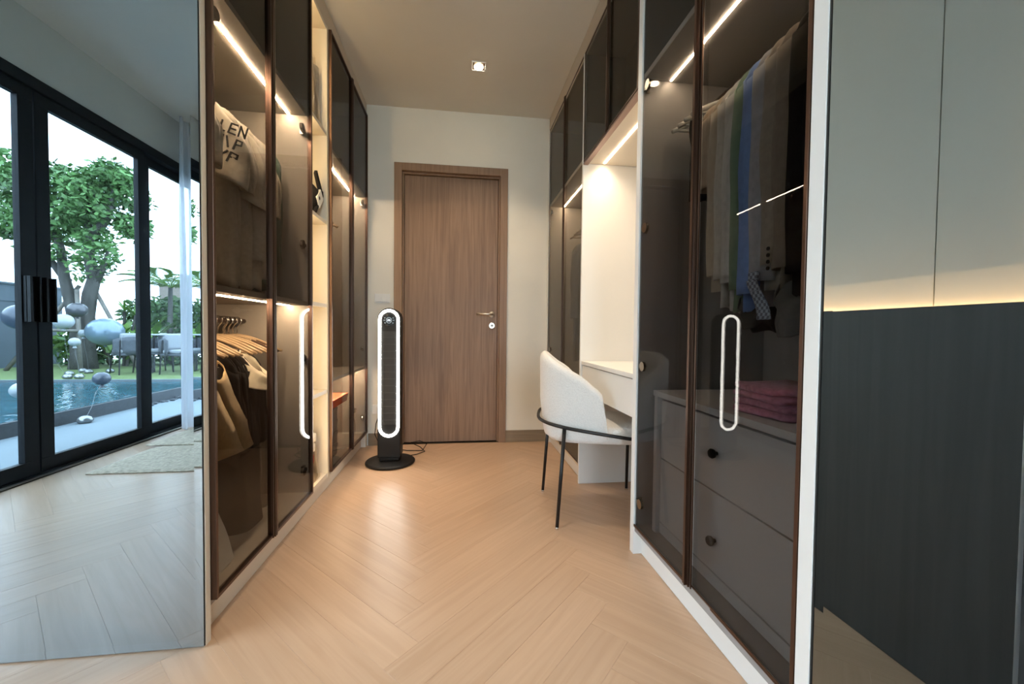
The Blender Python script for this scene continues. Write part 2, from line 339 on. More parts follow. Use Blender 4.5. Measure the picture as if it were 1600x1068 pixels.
obj('window_frame', MB().box(WX0, WX0 + .06, -2.69, -2.61, WZ0, WZ1).box(WX1 - .06, WX1, -2.69, -2.61, WZ0, WZ1).box(WX0 + .06, WX1 - .06, -2.69, -2.61, WZ0, WZ0 + .06).box(WX0 + .06, WX1 - .06, -2.69, -2.61, WZ1 - .06, WZ1).box(.47, .53, -2.69, -2.61, WZ0 + .06, WZ1 - .06), M['alu'], w2, bevel=.002)
for a, b in ((WX0 + .05, .475), (.525, WX1 - .05)): obj('pane', box(a, b, -2.653, -2.647, WZ0 + .05, WZ1 - .05), M['clear'], w2)
# sheer curtain drawn to the far end of the sliding doors
def cur(u, v):
    y = -1.50 - u * .72; z = .006 + v * 2.86
    return (-2.535 + .045 * math.sin(u * 42 + .6) * (.75 + .25 * math.sin(v * 3 + u * 9)) - .01 * v, y + .006 * math.sin(v * 9 + u * 20), z)
tag(obj('sheer_curtain', MB().grid(cur, 120, 14), M['sheer'], smooth=True), 'white sheer curtain gathered beside the sliding glass doors', 'curtain')

# ------------------------------------------------------------------ rugs
def rug(x0, x1, y0, y1, z, h):
    mb = MB(); nu, nv = 60, 40
    mb.grid(lambda u, v: (x0 + (x1 - x0) * u, y0 + (y1 - y0) * v, z + h - (h * .6 if u in (0, 1) or v in (0, 1) else 0) + random.uniform(-.0015, .0015)), nu, nv)
    mb.box(x0 + .003, x1 - .003, y0 + .003, y1 - .003, z, z + h * .5); return mb
tag(obj('rug', rug(-2.375, .1, -1.15, -.325, .001, .016), M['rug'], smooth=True), 'beige pile rug nearest the mirror on oak floor', 'rug')
tag(obj('rug', rug(-2.44, .1, -2.1, -.92, .018, .016), M['rug'], smooth=True), 'beige pile rug overlapping the other one, nearer the curtain', 'rug')

# ------------------------------------------------------------------ mirrors with bevelled edges
def mirror(name, label, x0, x1, z0, z1, y, m):
    t = thing(name, label, 'mirror', ((x0 + x1) / 2, y, 0))
    b, d = .022, .0008
    xs0, xs1, zs0, zs1 = x0 + b, x1 - b, z0 + b, z1 - b
    yf, ye, yb = y - .0045, y - .0045 - d, y
    v = [(xs0, yf, zs0), (xs1, yf, zs0), (xs1, yf, zs1), (xs0, yf, zs1), (x0, ye, z0), (x1, ye, z0), (x1, ye, z1), (x0, ye, z1)]
    obj('mirror_glass', MB().add(v, [(0, 1, 2, 3), (4, 5, 1, 0), (5, 6, 2, 1), (6, 7, 3, 2), (7, 4, 0, 3)]), m, t)
    e = MB().box(x0 - .001, x1 + .001, y - .003, y, z0, z1)
    obj('backing', e, M['dark'], t)
    return t
mirror('wall_mirror', 'tall frameless mirror on the end of the left wardrobe reflecting garden doors', -CX, -.7465, .004, 2.74, YM, M['mirror'])
mirror('wall_mirror', 'tall frameless mirror at right reflecting a pale wall above dark panelling', .7475, 1.262, .004, 2.74, .750, M['mirror_dark'])

# ------------------------------------------------------------------ wardrobes
def hinge(parent, sx, y, z, dirn):
    """cup hinge behind the glass; dirn +1: the hinge side lies at larger y"""
    x = sx * (.7485)
    hb = MB().lathe([(.020, 0), (.020, sx * .012), (.015, sx * .014)], (x, y - dirn * .030, z), 'x', 14)
    hb.box(x + sx * .004, x + sx * .020, y - dirn * .022, y + dirn * .012, z - .008, z + .008)
    hb.box(x + sx * .016, x + sx * .030, y + dirn * .004, y + dirn * .030, z - .014, z + .014)
    obj('hinge', hb, M['hinge'], parent)
def glass_door(unit, sx, y0, y1, z0, z1, hinge_hi, hz=(), handle=True, tilt=0):
    """framed smoked glass door; y0 < y1; sx = -1 left row, +1 right row"""
    xf, xb = sx * abs(XL if sx < 0 else XR), sx * .7495
    f = .011
    mb = MB().box(xf, xb, y0, y0 + f, z0, z1).box(xf, xb, y1 - f, y1, z0, z1).box(xf, xb, y0 + f, y1 - f, z0, z0 + f).box(xf, xb, y0 + f, y1 - f, z1 - f, z1)
    d = obj('glass_door', mb, M['bronze'], unit, bevel=.0012)
    if tilt:   # the door stands a hair ajar: turned about its hinge edge
        l_ = root_of(unit).location; hv = Vector((sx * .7495, y0, 0)) - l_; d.matrix_local = Matrix.Translation(hv) @ Matrix.Rotation(tilt, 4, 'Z') @ Matrix.Translation(-hv)
    p = MB().box(xf + sx * .007, xf + sx * .012, y0 + f - .003, y1 - f + .003, z0 + f - .003, z1 - f + .003)
    obj('pane', p, M['smoke'], d)
    if handle:   # full height edge pull on the closing side
        yh = y0 if hinge_hi else y1; s = 1 if hinge_hi else -1
        hb = MB().box(xf - sx * .007, xf, yh + s * .001, yh + s * .006, z0, z1).box(xf - sx * .004, xf, yh + s * .012, yh + s * .017, z0, z1)
        obj('edge_pull', hb, M['bronze'], d)
        obj('pull_groove', MB().box(xf - sx * .0015, xf - sx * .0002, yh + s * .0062, yh + s * .0118, z0 + .002, z1 - .002), M['dark'], d)
    yh = y1 if hinge_hi else y0
    for z in hz: hinge(d, sx, yh - (.03 if hinge_hi else -.03), z, 1 if hinge_hi else -1)
    return d
def carcass(unit, sx, y0, y1, m, t0=.024, t1=.024, mi=None, za=0.0, zb=0.0):
    """side panels, base, top and back board of a full height unit"""
    mi = mi or m; c = sx * CW; b = sx * CX
    obj('side_panel', box(c, b, y0, y0 + t0, za, ZT), m, unit, bevel=.001)
    obj('side_panel', box(c, b, y1 - t1, y1, zb, ZT), m, unit, bevel=.001)
    if mi is not m:
        obj('lining', box(sx * .753, b - sx * .012, y0 + t0, y0 + t0 + .001, ZB + .006, ZT - .02), mi, unit); obj('lining', box(sx * .753, b - sx * .012, y1 - t1 - .001, y1 - t1, ZB + .006, ZT - .02), mi, unit)
    obj('bottom_panel', box(sx * .7505, b, y0 + t0, y1 - t1, .10, ZB + .006), mi, unit)
    obj('top_panel', box(sx * .7505, b, y0 + t0, y1 - t1, ZT - .02, ZT), mi, unit)
    obj('back_panel', box(sx * (CX - .012), b, y0 + t0, y1 - t1, ZB, ZT), mi, unit)
    obj('plinth', box(sx * .783, sx * .80, y0 + (t0 if not za else 0), y1 - (t1 if not zb else 0), 0, .0995), m, unit)
    obj('fascia', box(sx * .748, sx * .77, y0, y1, ZT + .002, HC - .002), M['fascia'], unit)
def shelf(unit, sx, y0, y1, z, m, strip=True, xs=.835, depth=.755):
    o = obj('shelf', box(sx * depth, sx * (CX - .013), y0, y1, z, z + .02), m, unit)
    if strip: obj('light_strip', box(sx * (xs - .0035), sx * (xs + .0035), y0 + .012, y1 - .012, z - .003, z - .0002), M['led'] if sx < 0 else M['led_right'], o)
    return o
def rail(unit, sx, y0, y1, z):
    obj('hanging_rail', MB().tube([(sx * 1.05, y0, z), (sx * 1.05, y1, z)], .012, 10), M['bronze'], unit, smooth=True)

# --- left row
lw = thing('wardrobe', 'double smoked glass wardrobe next to the mirror with lit clothes inside', 'wardrobe', (-1.05, 1.72, 0))
carcass(lw, -1, 1.289, 2.150, M['cream'], .024, .016, mi=M['taupe'], zb=.10)
d = glass_door(lw, -1, 1.315, 1.702, ZB, ZT, False, (1.916, .807))
d = glass_door(lw, -1, 1.706, 2.136, ZB, ZT, True, (1.916, 1.36, .807, .25))
shelf(lw, -1, 1.313, 2.134, 2.0, M['taupe']); shelf(lw, -1, 1.313, 2.134, 1.066, M['taupe'])
rail(lw, -1, 1.313, 2.134, 1.905); rail(lw, -1, 1.313, 2.134, .985)
ls = thing('open_shelf', 'narrow open shelf column glowing warm between two glass wardrobes', 'shelf', (-1.05, 2.285, 0))
obj('side_panel', box(-CW, -CX, 2.1515, 2.163, .10, ZT), M['cream'], ls); obj('side_panel', box(-CW, -CX, 2.412, 2.430, .10, ZT), M['cream'], ls)
obj('back_panel', box(-CX + .012, -CX, 2.163, 2.412, .10, ZT), M['cream'], ls)
obj('plinth', box(-.783, -.80, 2.1505, 2.431, 0, .0995), M['cream'], ls); obj('bottom_panel', box(-.748, -CX + .012, 2.163, 2.412, .10, .126), M['cream'], ls)
obj('top_panel', box(-.748, -CX + .012, 2.163, 2.412, ZT - .02, ZT), M['cream'], ls)
obj('fascia', box(-.748, -.77, 2.1515, 2.43, ZT + .002, HC - .002), M['fascia'], ls)
for z in (2.035, 1.538, 1.072, .586): obj('shelf', box(-.748, -CX + .012, 2.163, 2.412, z, z + .02), M['cream'], ls)
for a, b in ((.14, .58), (.62, 1.06), (1.10, 1.53), (1.57, 2.02), (2.07, 2.60)):
    obj('light_strip', box(-.775, -.785, 2.1632, 2.166, a, b), M['led_shelf'], ls)
lf = thing('wardrobe', 'double smoked glass wardrobe on the left beside the end wall', 'wardrobe', (-1.05, 2.9, 0))
carcass(lf, -1, 2.4315, 3.395, M['cream'], .014, .036, mi=M['taupe'], za=.10)
glass_door(lf, -1, 2.440, 2.893, ZB, ZT, False); glass_door(lf, -1, 2.897, 3.356, ZB, ZT, True, (1.94, .80, .25))
shelf(lf, -1, 2.447, 3.357, 2.0, M['cream']); shelf(lf, -1, 2.447, 3.357, .635, M['cream'])
rail(lf, -1, 2.447, 3.357, 1.80)
# --- right row
rw = thing('wardrobe', 'double smoked glass wardrobe nearest the camera with drawers and hanging shirts', 'wardrobe', (1.05, 1.2, 0))
carcass(rw, 1, .7512, 1.655, M['white'], .036, .034, mi=M['greyin'])
d = glass_door(rw, 1, .791, 1.214, ZB, ZT, False, tilt=-.016)
d = glass_door(rw, 1, 1.218, 1.640, ZB, ZT, True, (1.957, 1.379, .809, .233))
shelf(rw, 1, .787, 1.621, 2.0, M['greyin'], xs=.868)
rail(rw, 1, .787, 1.621, 1.905)
# built-in drawer chest
obj('chest_top', box(.80, CX - .013, .787, 1.575, .690, .712), M['drawer'], rw, bevel=.001)
obj('chest_side', box(.805, CX - .013, 1.548, 1.573, ZB + .006, .690), M['drawer'], rw)
for z0, z1 in ((.4395, .676), (.1755, .4345), (.129, .1705)):
    dr = obj('drawer', box(.822, .842, .792, 1.545, z0, z1), M['drawer'], rw, bevel=.0012)
    if z0 > .13:
        zc = .565 if z0 > .4 else .282
        obj('knob', MB().lathe([(.006, 0), (.006, -.008), (.014, -.012), (.016, -.020), (.013, -.025)], (.822, 1.185, zc), 'x', 14), M['matte'], dr, smooth=True)
# desk with side, upper cabinet over it
dk = thing('dressing_table', 'white built-in dressing table with drawer behind the chair', 'table', (1.05, 2.04, 0))
obj('tabletop', box(.752, CX, 1.657, 2.418, .748, .770), M['white'], dk, bevel=.0015)
obj('drawer', box(.758, .776, 1.659, 2.416, .575, .743), M['white'], dk, bevel=.0015)
obj('drawer_box', box(.776, CX, 1.665, 2.41, .59, .745), M['white'], dk)
obj('back_panel', box(CX - .012, CX, 1.657, 2.418, .772, 1.978), M['white'], dk)
uc = thing('wall_cabinet', 'two-door smoked glass cabinet above the dressing table', 'cabinet', (1.05, 2.04, 2.0))
obj('bottom_panel', box(.752, CX, 1.657, 2.418, 1.980, 2.0), M['cream'], uc)
obj('body', MB().box(1.0, CX, 1.657, 2.418, 2.0, ZT).box(.752, 1.0, 1.657, 1.672, 2.0, ZT).box(.752, 1.0, 2.403, 2.418, 2.0, ZT).box(.752, 1.0, 1.672, 2.403, ZT - .02, ZT), M['taupe'], uc)
obj('fascia', box(.748, .77, 1.655, 2.42, ZT + .002, HC - .002), M['fascia'], uc)
glass_door(uc, 1, 1.659, 2.018, 1.985, ZT, False, handle=True); glass_door(uc, 1, 2.022, 2.416, 1.985, ZT, True, handle=True)
obj('bottom_trim', box(.7456, .7745, 1.659, 2.416, 1.9700, 1.9795), mat('rose_bronze', (.30, .20, .17), .4, .6), uc)
obj('light_strip', box(.866, .878, 1.662, 2.395, 1.977, 1.9798), M['led_desk'], uc)
rf = thing('wardrobe', 'double smoked glass wardrobe on the right beside the end wall', 'wardrobe', (1.05, 2.9, 0))
carcass(rf, 1, 2.42, 3.395, M['white'], .018, .03, mi=M['cream'])
glass_door(rf, 1, 2.430, 2.880, ZB, ZT, False); glass_door(rf, 1, 2.884, 3.37, ZB, ZT, True, (1.94, .80))
shelf(rf, 1, 2.44, 3.36, 2.0, M['cream'], xs=.868); rail(rf, 1, 2.44, 3.36, 1.80)
obj('shelf', box(.80, CX - .013, 2.44, 3.36, .50, .52), M['cream'], rf)

# ------------------------------------------------------------------ downlight
dl = thing('downlight', 'small square recessed downlight in the dressing room ceiling', 'light', (.119, 2.805, HC))
x0, y0, q = .119, 2.805, .041
rim = MB().box(x0 - q - .006, x0 - q, y0 - q - .006, y0 + q + .006, HC - .006, HC + .0).box(x0 + q, x0 + q + .006, y0 - q - .006, y0 + q + .006, HC - .006, HC).box(x0 - q, x0 + q, y0 - q - .006, y0 - q, HC - .006, HC).box(x0 - q, x0 + q, y0 + q, y0 + q + .006, HC - .006, HC)
obj('trim', rim, M['white'], dl)
obj('reflector', MB().add([(x0 - q, y0 - q, HC - .004), (x0 + q, y0 - q, HC - .004), (x0 + q, y0 + q, HC - .004), (x0 - q, y0 + q, HC - .004)], [(0, 1, 2, 3)]), mat('reflector_dark', (.10, .06, .03), .3, .8), dl)
obj('lamp', MB().lathe([(.030, -.004), (.030, -.009), (.024, -.012)], (x0, y0 + .004, HC), 'z', 20), M['lamp'], dl)
dk_led = bpy.data.lights.new('desk_led', 'AREA'); dk_led.shape = 'RECTANGLE'; dk_led.size = .014; dk_led.size_y = .72; dk_led.energy = 2.6; dk_led.color = (1, .78, .54); dk_led.spread = math.radians(140)
dko = bpy.data.objects.new('desk_led', dk_led); COL.objects.link(dko); dko.location = (.872 - 1.05, -.01, -.0262); dko.parent = uc
sp = bpy.data.lights.new('downlight_beam', 'SPOT'); sp.energy = 40; sp.color = (1, .80, .56); sp.spot_size = math.radians(105); sp.spot_blend = .8; sp.shadow_soft_size = .03
so_ = bpy.data.objects.new('downlight_beam', sp); COL.objects.link(so_); so_.location = (0, .004, -.02); so_.parent = dl
d2 = thing('downlight', 'unseen square downlight added nearer the camera for more ambient light', 'light', (.119, 1.62, HC))  # added lamp out of view, lifts the ambient light in the closet
for ch_ in list(dl.children):
    c_ = ch_.copy(); COL.objects.link(c_); c_.parent = d2

# ------------------------------------------------------------------ tower fan
FX, FY = -.483, 2.945
fn = thing('tower_fan', 'black tower fan with oval white light ring standing before the door', 'fan', (FX, FY, 0))
obj('base', MB().lathe([(.150, 0), (.170, .004), (.172, .014), (.165, .022), (.09, .028)], (FX, FY, 0), 'z', 48), M['matte'], fn, smooth=False, bevel=.002)
obj('neck', box(FX - .070, FX + .070, FY - .055, FY + .055, .026, .06), M['matte'], fn, bevel=.01)
def stadium(hw, z0, z1, n=16, round_bottom=True):
    pts = [(hw * math.cos(a), z1 - hw + hw * math.sin(a)) for a in [PI * k / n for k in range(n + 1)]]
    if round_bottom: pts += [(-hw * math.cos(a), z0 + hw - hw * math.sin(a)) for a in [PI * k / n for k in range(n + 1)]]
    else: pts += [(-hw, z0), (hw, z0)]
    return [(FX + a, b) for a, b in pts]
yf = FY - .065
obj('housing', MB().loop_prism(stadium(.078, .055, 1.102, 16, False), yf, FY + .065, 'xz'), M['matte'], fn, bevel=.006)
def ring_mb(o, i, ya, yb):
    n = len(o); vs = [(a, ya, b) for a, b in o] + [(a, ya, b) for a, b in i] + [(a, yb, b) for a, b in o] + [(a, yb, b) for a, b in i]
    fs = []
    for k in range(n):
        j = (k + 1) % n; fs += [(k, j, n + j, n + k), (k, 2 * n + k, 2 * n + j, j), (n + k, n + j, 3 * n + j, 3 * n + k), (2 * n + k, 3 * n + k, 3 * n + j, 2 * n + j)]
    return MB().add(vs, fs)
obj('light_ring', ring_mb(stadium(.0705, .202, 1.092), stadium(.053, .2195, 1.0745), yf - .006, yf - .001), M['ring'], fn)
_gg = mat('grille_grey', (.022, .022, .024), .5)
grille = obj('grille', box(FX - .046, FX + .046, yf - .002, yf - .0004, .29, .94), _gg, fn)
for k in range(9): obj('grille_slat', box(FX - .036 + k * .009 - .0012, FX - .036 + k * .009 + .0012, yf - .004, yf - .002, .30, .93), _gg, grille)
_gb = mat('grille_bar_grey', (.05, .05, .052), .5)
for k in range(13): obj('grille_bar', box(FX - .044, FX + .044, yf - .005, yf - .0008, .32 + k * .048, .3235 + k * .048), _gb, grille)
dp = obj('control_disc', MB().lathe([(.042, 0), (.042, .004), (.038, .005)], (FX, yf - .0005, 1.016), 'y', 28), mat('panel_gloss', (.01, .011, .013), .15), fn)
yq = yf - .0075
obj('dial_ring', ring_mb([(FX + .0195 * math.cos(2 * PI * k / 24), 1.016 + .020 * math.sin(2 * PI * k / 24)) for k in range(24)], [(FX + .0175 * math.cos(2 * PI * k / 24), 1.016 + .0175 * math.sin(2 * PI * k / 24)) for k in range(24)], yq, yq + .0015), M['display_dim'], dp)
dg = MB()
def seg(cx, cz, segs):
    w_, h_, t_ = .0042, .0062, .0018
    P = {'a': (-w_, w_, 2 * h_ - t_, 2 * h_), 'g': (-w_, w_, h_ - t_ / 2, h_ + t_ / 2), 'd': (-w_, w_, 0, t_), 'b': (w_ - t_, w_, h_, 2 * h_), 'c': (w_ - t_, w_, 0, h_), 'f': (-w_, -w_ + t_, h_, 2 * h_), 'e': (-w_, -w_ + t_, 0, h_)}
    for c in segs:
        a, b, z0, z1 = P[c]; dg.box(cx + a, cx + b, yq, yq + .0015, cz - h_ + z0, cz - h_ + z1)
seg(FX - .0058, 1.016, 'abged'); seg(FX + .0058, 1.016, 'afgcd')
obj('digits', dg, M['display'], dp)
for a in (30, 0, -35, 150, 180, 215): obj('button_icon', MB().lathe([(.0028, 0), (.0028, .0015)], (FX + .032 * math.cos(math.radians(a)), yq + .0015, 1.016 + .032 * math.sin(math.radians(a))), 'y', 8), M['display_dim'], dp)
cable = MB().tube([(-.628, YD - .045, .295), (-.632, YD - .07, .285), (-.655, YD - .10, .20), (-.66, YD - .12, .12), (-.62, YD - .12, .03), (-.52, YD - .14, .008), (-.40, YD - .20, .008), (-.28, YD - .22, .010), (-.25, YD - .17, .05), (-.31, YD - .12, .06), (-.38, YD - .13, .05), (-.30, YD - .19, .03), (-.26, YD - .25, .012), (-.31, YD - .30, .008), (-.36, YD - .34, .010), (-.42, YD - .37, .02), (FX + .02, FY + .06, .05)], .0035, 6)
obj('power_cord', cable, M['matte'], fn, smooth=True)

# ------------------------------------------------------------------ chair
CXc, CYc = .705, 2.082
ch = thing('dining_chair', 'white boucle tub chair with black metal frame at the dressing table', 'chair', (CXc, CYc, 0)); ch.rotation_euler = (0, 0, math.radians(-13))
def plan(a, k=1.0, off=0.0):
    """plan outline: a = -1 (near front arm) .. 0 (rear) .. 1 (far front arm)"""
    t = abs(a); sg = 1 if a >= 0 else -1
    an = min(t, .86) / .86 * PI / 2
    hx_, hy_ = .295 * k - off, .247 * k - off
    x = .730 - hx_ * max(0, math.cos(an)) ** .6; y = hy_ * math.sin(an) ** .6
    if t > .86: x += (t - .86) / .14 * .035
    return x, CYc + sg * y
def topz(a):
    t = abs(a) if a < 0 else min(1, a * 1.10); P = [(0, .845), (.2, .838), (.4, .812), (.55, .785), (.70, .755), (.80, .718), (.87, .655), (.93, .57), (1.0, .46)]
    for i_, ((t0, z0), (t1, z1)) in enumerate(zip(P[:-1], P[1:])):
        if t <= t1 + 1e-9:
            q_ = (t - t0) / (t1 - t0); g_ = lambda n_: (P[min(n_ + 1, len(P) - 1)][1] - P[max(n_ - 1, 0)][1]) / (P[min(n_ + 1, len(P) - 1)][0] - P[max(n_ - 1, 0)][0])
            m0, m1 = g_(i_) * (t1 - t0) * (i_ > 0), g_(i_ + 1) * (t1 - t0)
            return (2 * q_ ** 3 - 3 * q_ ** 2 + 1) * z0 + (q_ ** 3 - 2 * q_ ** 2 + q_) * m0 + (3 * q_ ** 2 - 2 * q_ ** 3) * z1 + (q_ ** 3 - q_ ** 2) * m1
    return P[-1][1]
def shell(u, v):
    a = 2 * u - 1; zt = topz(a); zb = .425
    th = .042
    # v: 0 outer bottom -> .46 outer top -> .54 inner top -> 1 inner bottom
    if v <= .44:
        s = v / .44; k = .93 + .07 * min(1, s * 2.2) ** .6 + .02 * s; x, y = plan(a, k); z = zb + (zt - .02 - zb) * s
    elif v >= .56:
        s = (1 - v) / .44; k = .95 + .05 * s; x, y = plan(a, k, th); z = zb + .02 + (zt - .02 - zb - .02) * s
    else:
        s = (v - .44) / .12; x0, y0_ = plan(a, 1.02); x1, y1_ = plan(a, 1.0, th); x = x0 + (x1 - x0) * s; y = y0_ + (y1_ - y0_) * s; z = zt - .02 + .02 * math.sin(PI * s)
    return (x, y, z)
obj('backrest', MB().grid(shell, 96, 40), M['boucle'], ch, smooth=True)
def seat_fn(u, v):
    an = 2 * PI * u
    c, s_ = math.cos(an), math.sin(an); e = .55
    px = .735 + .272 * math.copysign(abs(c) ** e, c); py = CYc + .232 * math.copysign(abs(s_) ** e, s_)
    prof = [(0, .400), (.80, .400), (.95, .408), (1, .43), (1.0, .455), (.96, .478), (.85, .488), (0, .492)]
    i = min(int(v * 7 + 1e-6), 7); r, z = prof[i]
    return (.735 + (px - .735) * r, CYc + (py - CYc) * r, z)
obj('seat', MB().grid(seat_fn, 48, 7), M['boucle'], ch, smooth=True)
def zbelt(x): return .505 - .075 * max(0, min(1, (x - .43) / .55))
belt = []
for k in range(41):
    a = -1 + k / 20; x, y = plan(a, 1.025); x -= .004; belt.append((x, y, zbelt(x)))
belt = [(1.0, CYc - .238, zbelt(1.0)), (.86, CYc - .250, zbelt(.86))] + belt + [(.86, CYc + .250, zbelt(.86)), (1.0, CYc + .238, zbelt(1.0))]
obj('frame_band', MB().tube(belt, .0085, 10), M['black'], ch, smooth=True)
def unrot(x, y):
    a = math.radians(13); dx, dy = x - CXc, y - CYc
    return CXc + dx * math.cos(a) - dy * math.sin(a), CYc + dx * math.sin(a) + dy * math.cos(a)
for (tx, ty, bx, by) in ((*unrot(.508, 1.888), *unrot(.472, 1.868)), (*unrot(.522, 2.285), *unrot(.498, 2.326)), (*unrot(.945, 1.815), *unrot(.965, 1.80)), (*unrot(.995, 2.262), *unrot(1.007, 2.30))):  # rear pair, front pair
    lg = obj('leg', MB().tube([(tx, ty, zbelt(tx) - .004), (bx, by, .004)], [.0095, .0085], 10), M['black'], ch, smooth=True)
    obj('foot_cap', MB().lathe([(.0095, 0), (.0095, .008), (.008, .012)], (bx, by, 0), 'z', 12), M['chrome'], lg)
obj('under_bar', MB().tube([(.56, CYc - .13, .398), (.56, CYc + .13, .398)], .008, 8).tube([(.56, CYc - .13, .398), (.92, CYc - .13, .398)], .008, 8).tube([(.56, CYc + .13, .398), (.92, CYc + .13, .398)], .008, 8), M['black'], ch)

# ------------------------------------------------------------------ clothes
def hanger_mb(hw=.205, drop=.075, r=.006, flat=True):
    """in local coordinates, hook top at z = 0"""
    hk = MB(); pts = [(.018 * math.cos(a), 0, -.018 + .018 * math.sin(a)) for a in [math.radians(200 - 12 * k) for k in range(20)]] + [(0, 0, -.05), (0, 0, -.085)]
    hk.tube(pts, .0022, 6)
    b = MB(); N = 14
    arc = [(hw * t, 0, -.085 - drop * abs(t) ** 1.5) for t in [-1 + 2 * k / N for k in range(N + 1)]]
    b.tube(arc, [r * (1.25 - .35 * abs(-1 + 2 * k / N)) for k in range(N + 1)], 8)
    b.tube([(-hw * .9, 0, -.085 - drop * .9), (hw * .9, 0, -.085 - drop * .9)], r * .6, 6)
    return hk, b
_h0 = {}
def hanger(label, x, y, ztop, m='hanger_wood', group=None, rot=0, hw=.205, r=.006):
    key = (m, hw, r)
    t = thing('clothes_hanger', label, 'hanger', (x, y, ztop), group); t.rotation_euler = (0, 0, rot)
    if key not in _h0:
        hk, b = hanger_mb(hw, .075, r)
        a1 = obj('hook', hk, M['chrome'], t, smooth=True, local=True); a2 = obj('shoulder_bar', b, M[m], t, smooth=True, local=True); _h0[key] = (a1, a2)
    else:
        for s in _h0[key]:
            c = s.copy(); COL.objects.link(c); c.parent = t
    return t
def garment(name, label, cat, x, y, zs, zh, col, hw=.21, flare=1.0, depth=.022, sleeve=None, sl=.25, sw=.085, rot=0, group=None, seed=0, collar=False, inner_side=1, drop=.05, swing=0.0):
    """hanging garment: a closed folded body, sleeves; local frame: shoulders along x, front towards -y"""
    rnd = random.Random(seed); ph = [rnd.uniform(0, 6) for _ in range(8)]
    t = thing(name, label, cat, (x, y, 0), group); t.rotation_euler = (0, 0, rot)
    H = zs - zh
    def body(u, v):
        side = 1 if v < .5 else -1
        # v 0..1 goes around: front (v<.5) down, back up ; use separate sheets
        return None
    mb = MB(); nu, nv = 28, 22
    def sheet(sgn):
        def fnc(u, v):
            a = 2 * u - 1; t_ = v
            wd = hw * (1 - .10 * min(1, t_ * 4) + (flare - .9) * .12 * t_) if True else hw
            top = zs - drop * abs(a) ** 1.4 - .05 * max(0, (abs(a) - .78) / .22) ** 2 - (.03 if abs(a) < .22 else 0) * (1 - (abs(a) / .22) ** 2 if abs(a) < .22 else 0) * (1 if sgn < 0 else .4)
            z = top + (zh - top) * t_ + (.012 * math.sin(a * 5 + ph[0]) + .008 * math.sin(a * 11 + ph[1])) * t_ * (1 - t_ * 0)
            dd = depth * (max(0, 1 - abs(a) ** 3)) ** .5 * (.35 + .65 * min(1, t_ * 3))
            rip = (.010 * math.sin(a * 7 + ph[2] + t_ * 1.2) + .006 * math.sin(a * 15 + ph[3] - t_ * 2)) * min(1, t_ * 1.6)
            rip += .006 * math.sin(t_ * 9 + a * 3 + ph[6]) * math.sin(t_ * PI)
            return (a * wd, sgn * dd + rip, z)
        return fnc
    mb.grid(sheet(-1), nu, nv); mb.grid(sheet(1), nu, nv)
    for sgn in (-1, 1) if sleeve else ():
        def slv(u, v):
            an = 2 * PI * u; s = v
            # shoulder to cuff
            cx = sgn * (hw * .80 + (.018 if sleeve == 'short' else .016) * min(1, s * 2.4) - (.0 if sleeve == 'short' else .008) * s)
            cz = zs - drop * .9 - .010 - sl * s
            rx = (.040 + .020 * min(1, 3 * s)) if sleeve == 'short' else (.040 - .008 * s)
            ry = (.030 + .036 * s) if sleeve == 'short' else (sw * .42)
            wob = (.007 if sleeve == 'short' else .0035) * math.sin(an * 3 + s * 6 + ph[4]) * s + .0025 * math.sin(s * 11 + ph[5] + an)
            sy = swing * s
            tilt = (.05 * math.cos(an)) * s if sleeve == 'short' else 0
            return (cx + rx * math.cos(an) + wob, -.004 + ry * math.sin(an) + wob * .6 + sy, cz + sgn * -tilt * .5 + (.045 * (-sgn) * math.cos(an) * (1 - s) if True else 0))
        mb.grid(slv, 18, 14)
    o = obj('cloth_body', mb, cloth(col), t, smooth=True, solid=.003, local=True)
    if collar:
        cm = MB().tube([(.075 * math.cos(a), -.022 * math.sin(a) - .004, zs - .004 + .020 * math.cos(a * 0) - .03 * max(0, math.sin(a))) for a in [2 * PI * k / 18 for k in range(18)]], .010, 6, closed=True)
        obj('collar', cm, cloth(col), t, smooth=True, local=True)
    return t, o
# --- left wardrobe, upper rail
G1 = 'clothes on the upper rail of the left wardrobe'
tops = [
    (1.395, 'cream tee nearest the mirror, hanging on the upper rail', 'tshirt', (.60, .54, .44), 'short', .24, 1.12),
    (1.49, 'off-white tee second from the mirror, draping over its neighbour', 'tshirt', (.66, .60, .50), 'short', .25, 1.13),
    (1.69, 'cream tee with black block letters on its shoulder', 'tshirt', (.68, .61, .50), 'short', .26, 1.12),
    (1.76, 'off-white tee hanging just behind the lettered one', 'tshirt', (.66, .59, .48), 'short', .26, 1.11),
    (1.82, 'cream shirt close to the seam between the glass doors', 'shirt', (.62, .55, .44), 'short', .30, 1.12),
    (1.88, 'pale sand shirt behind the door seam on the upper rail', 'shirt', (.60, .54, .45), 'long', .52, 1.11),
    (1.925, 'long beige shirt just right of the glass door seam', 'shirt', (.55, .50, .43), 'long', .60, 1.12),
    (1.965, 'cream ruffled blouse left of the green jacket', 'blouse', (.64, .55, .42), 'short', .30, 1.20),
    (2.035, 'muted green jacket at the end of the upper rail', 'jacket', (.10, .17, .13), 'long', .50, 1.14),
]
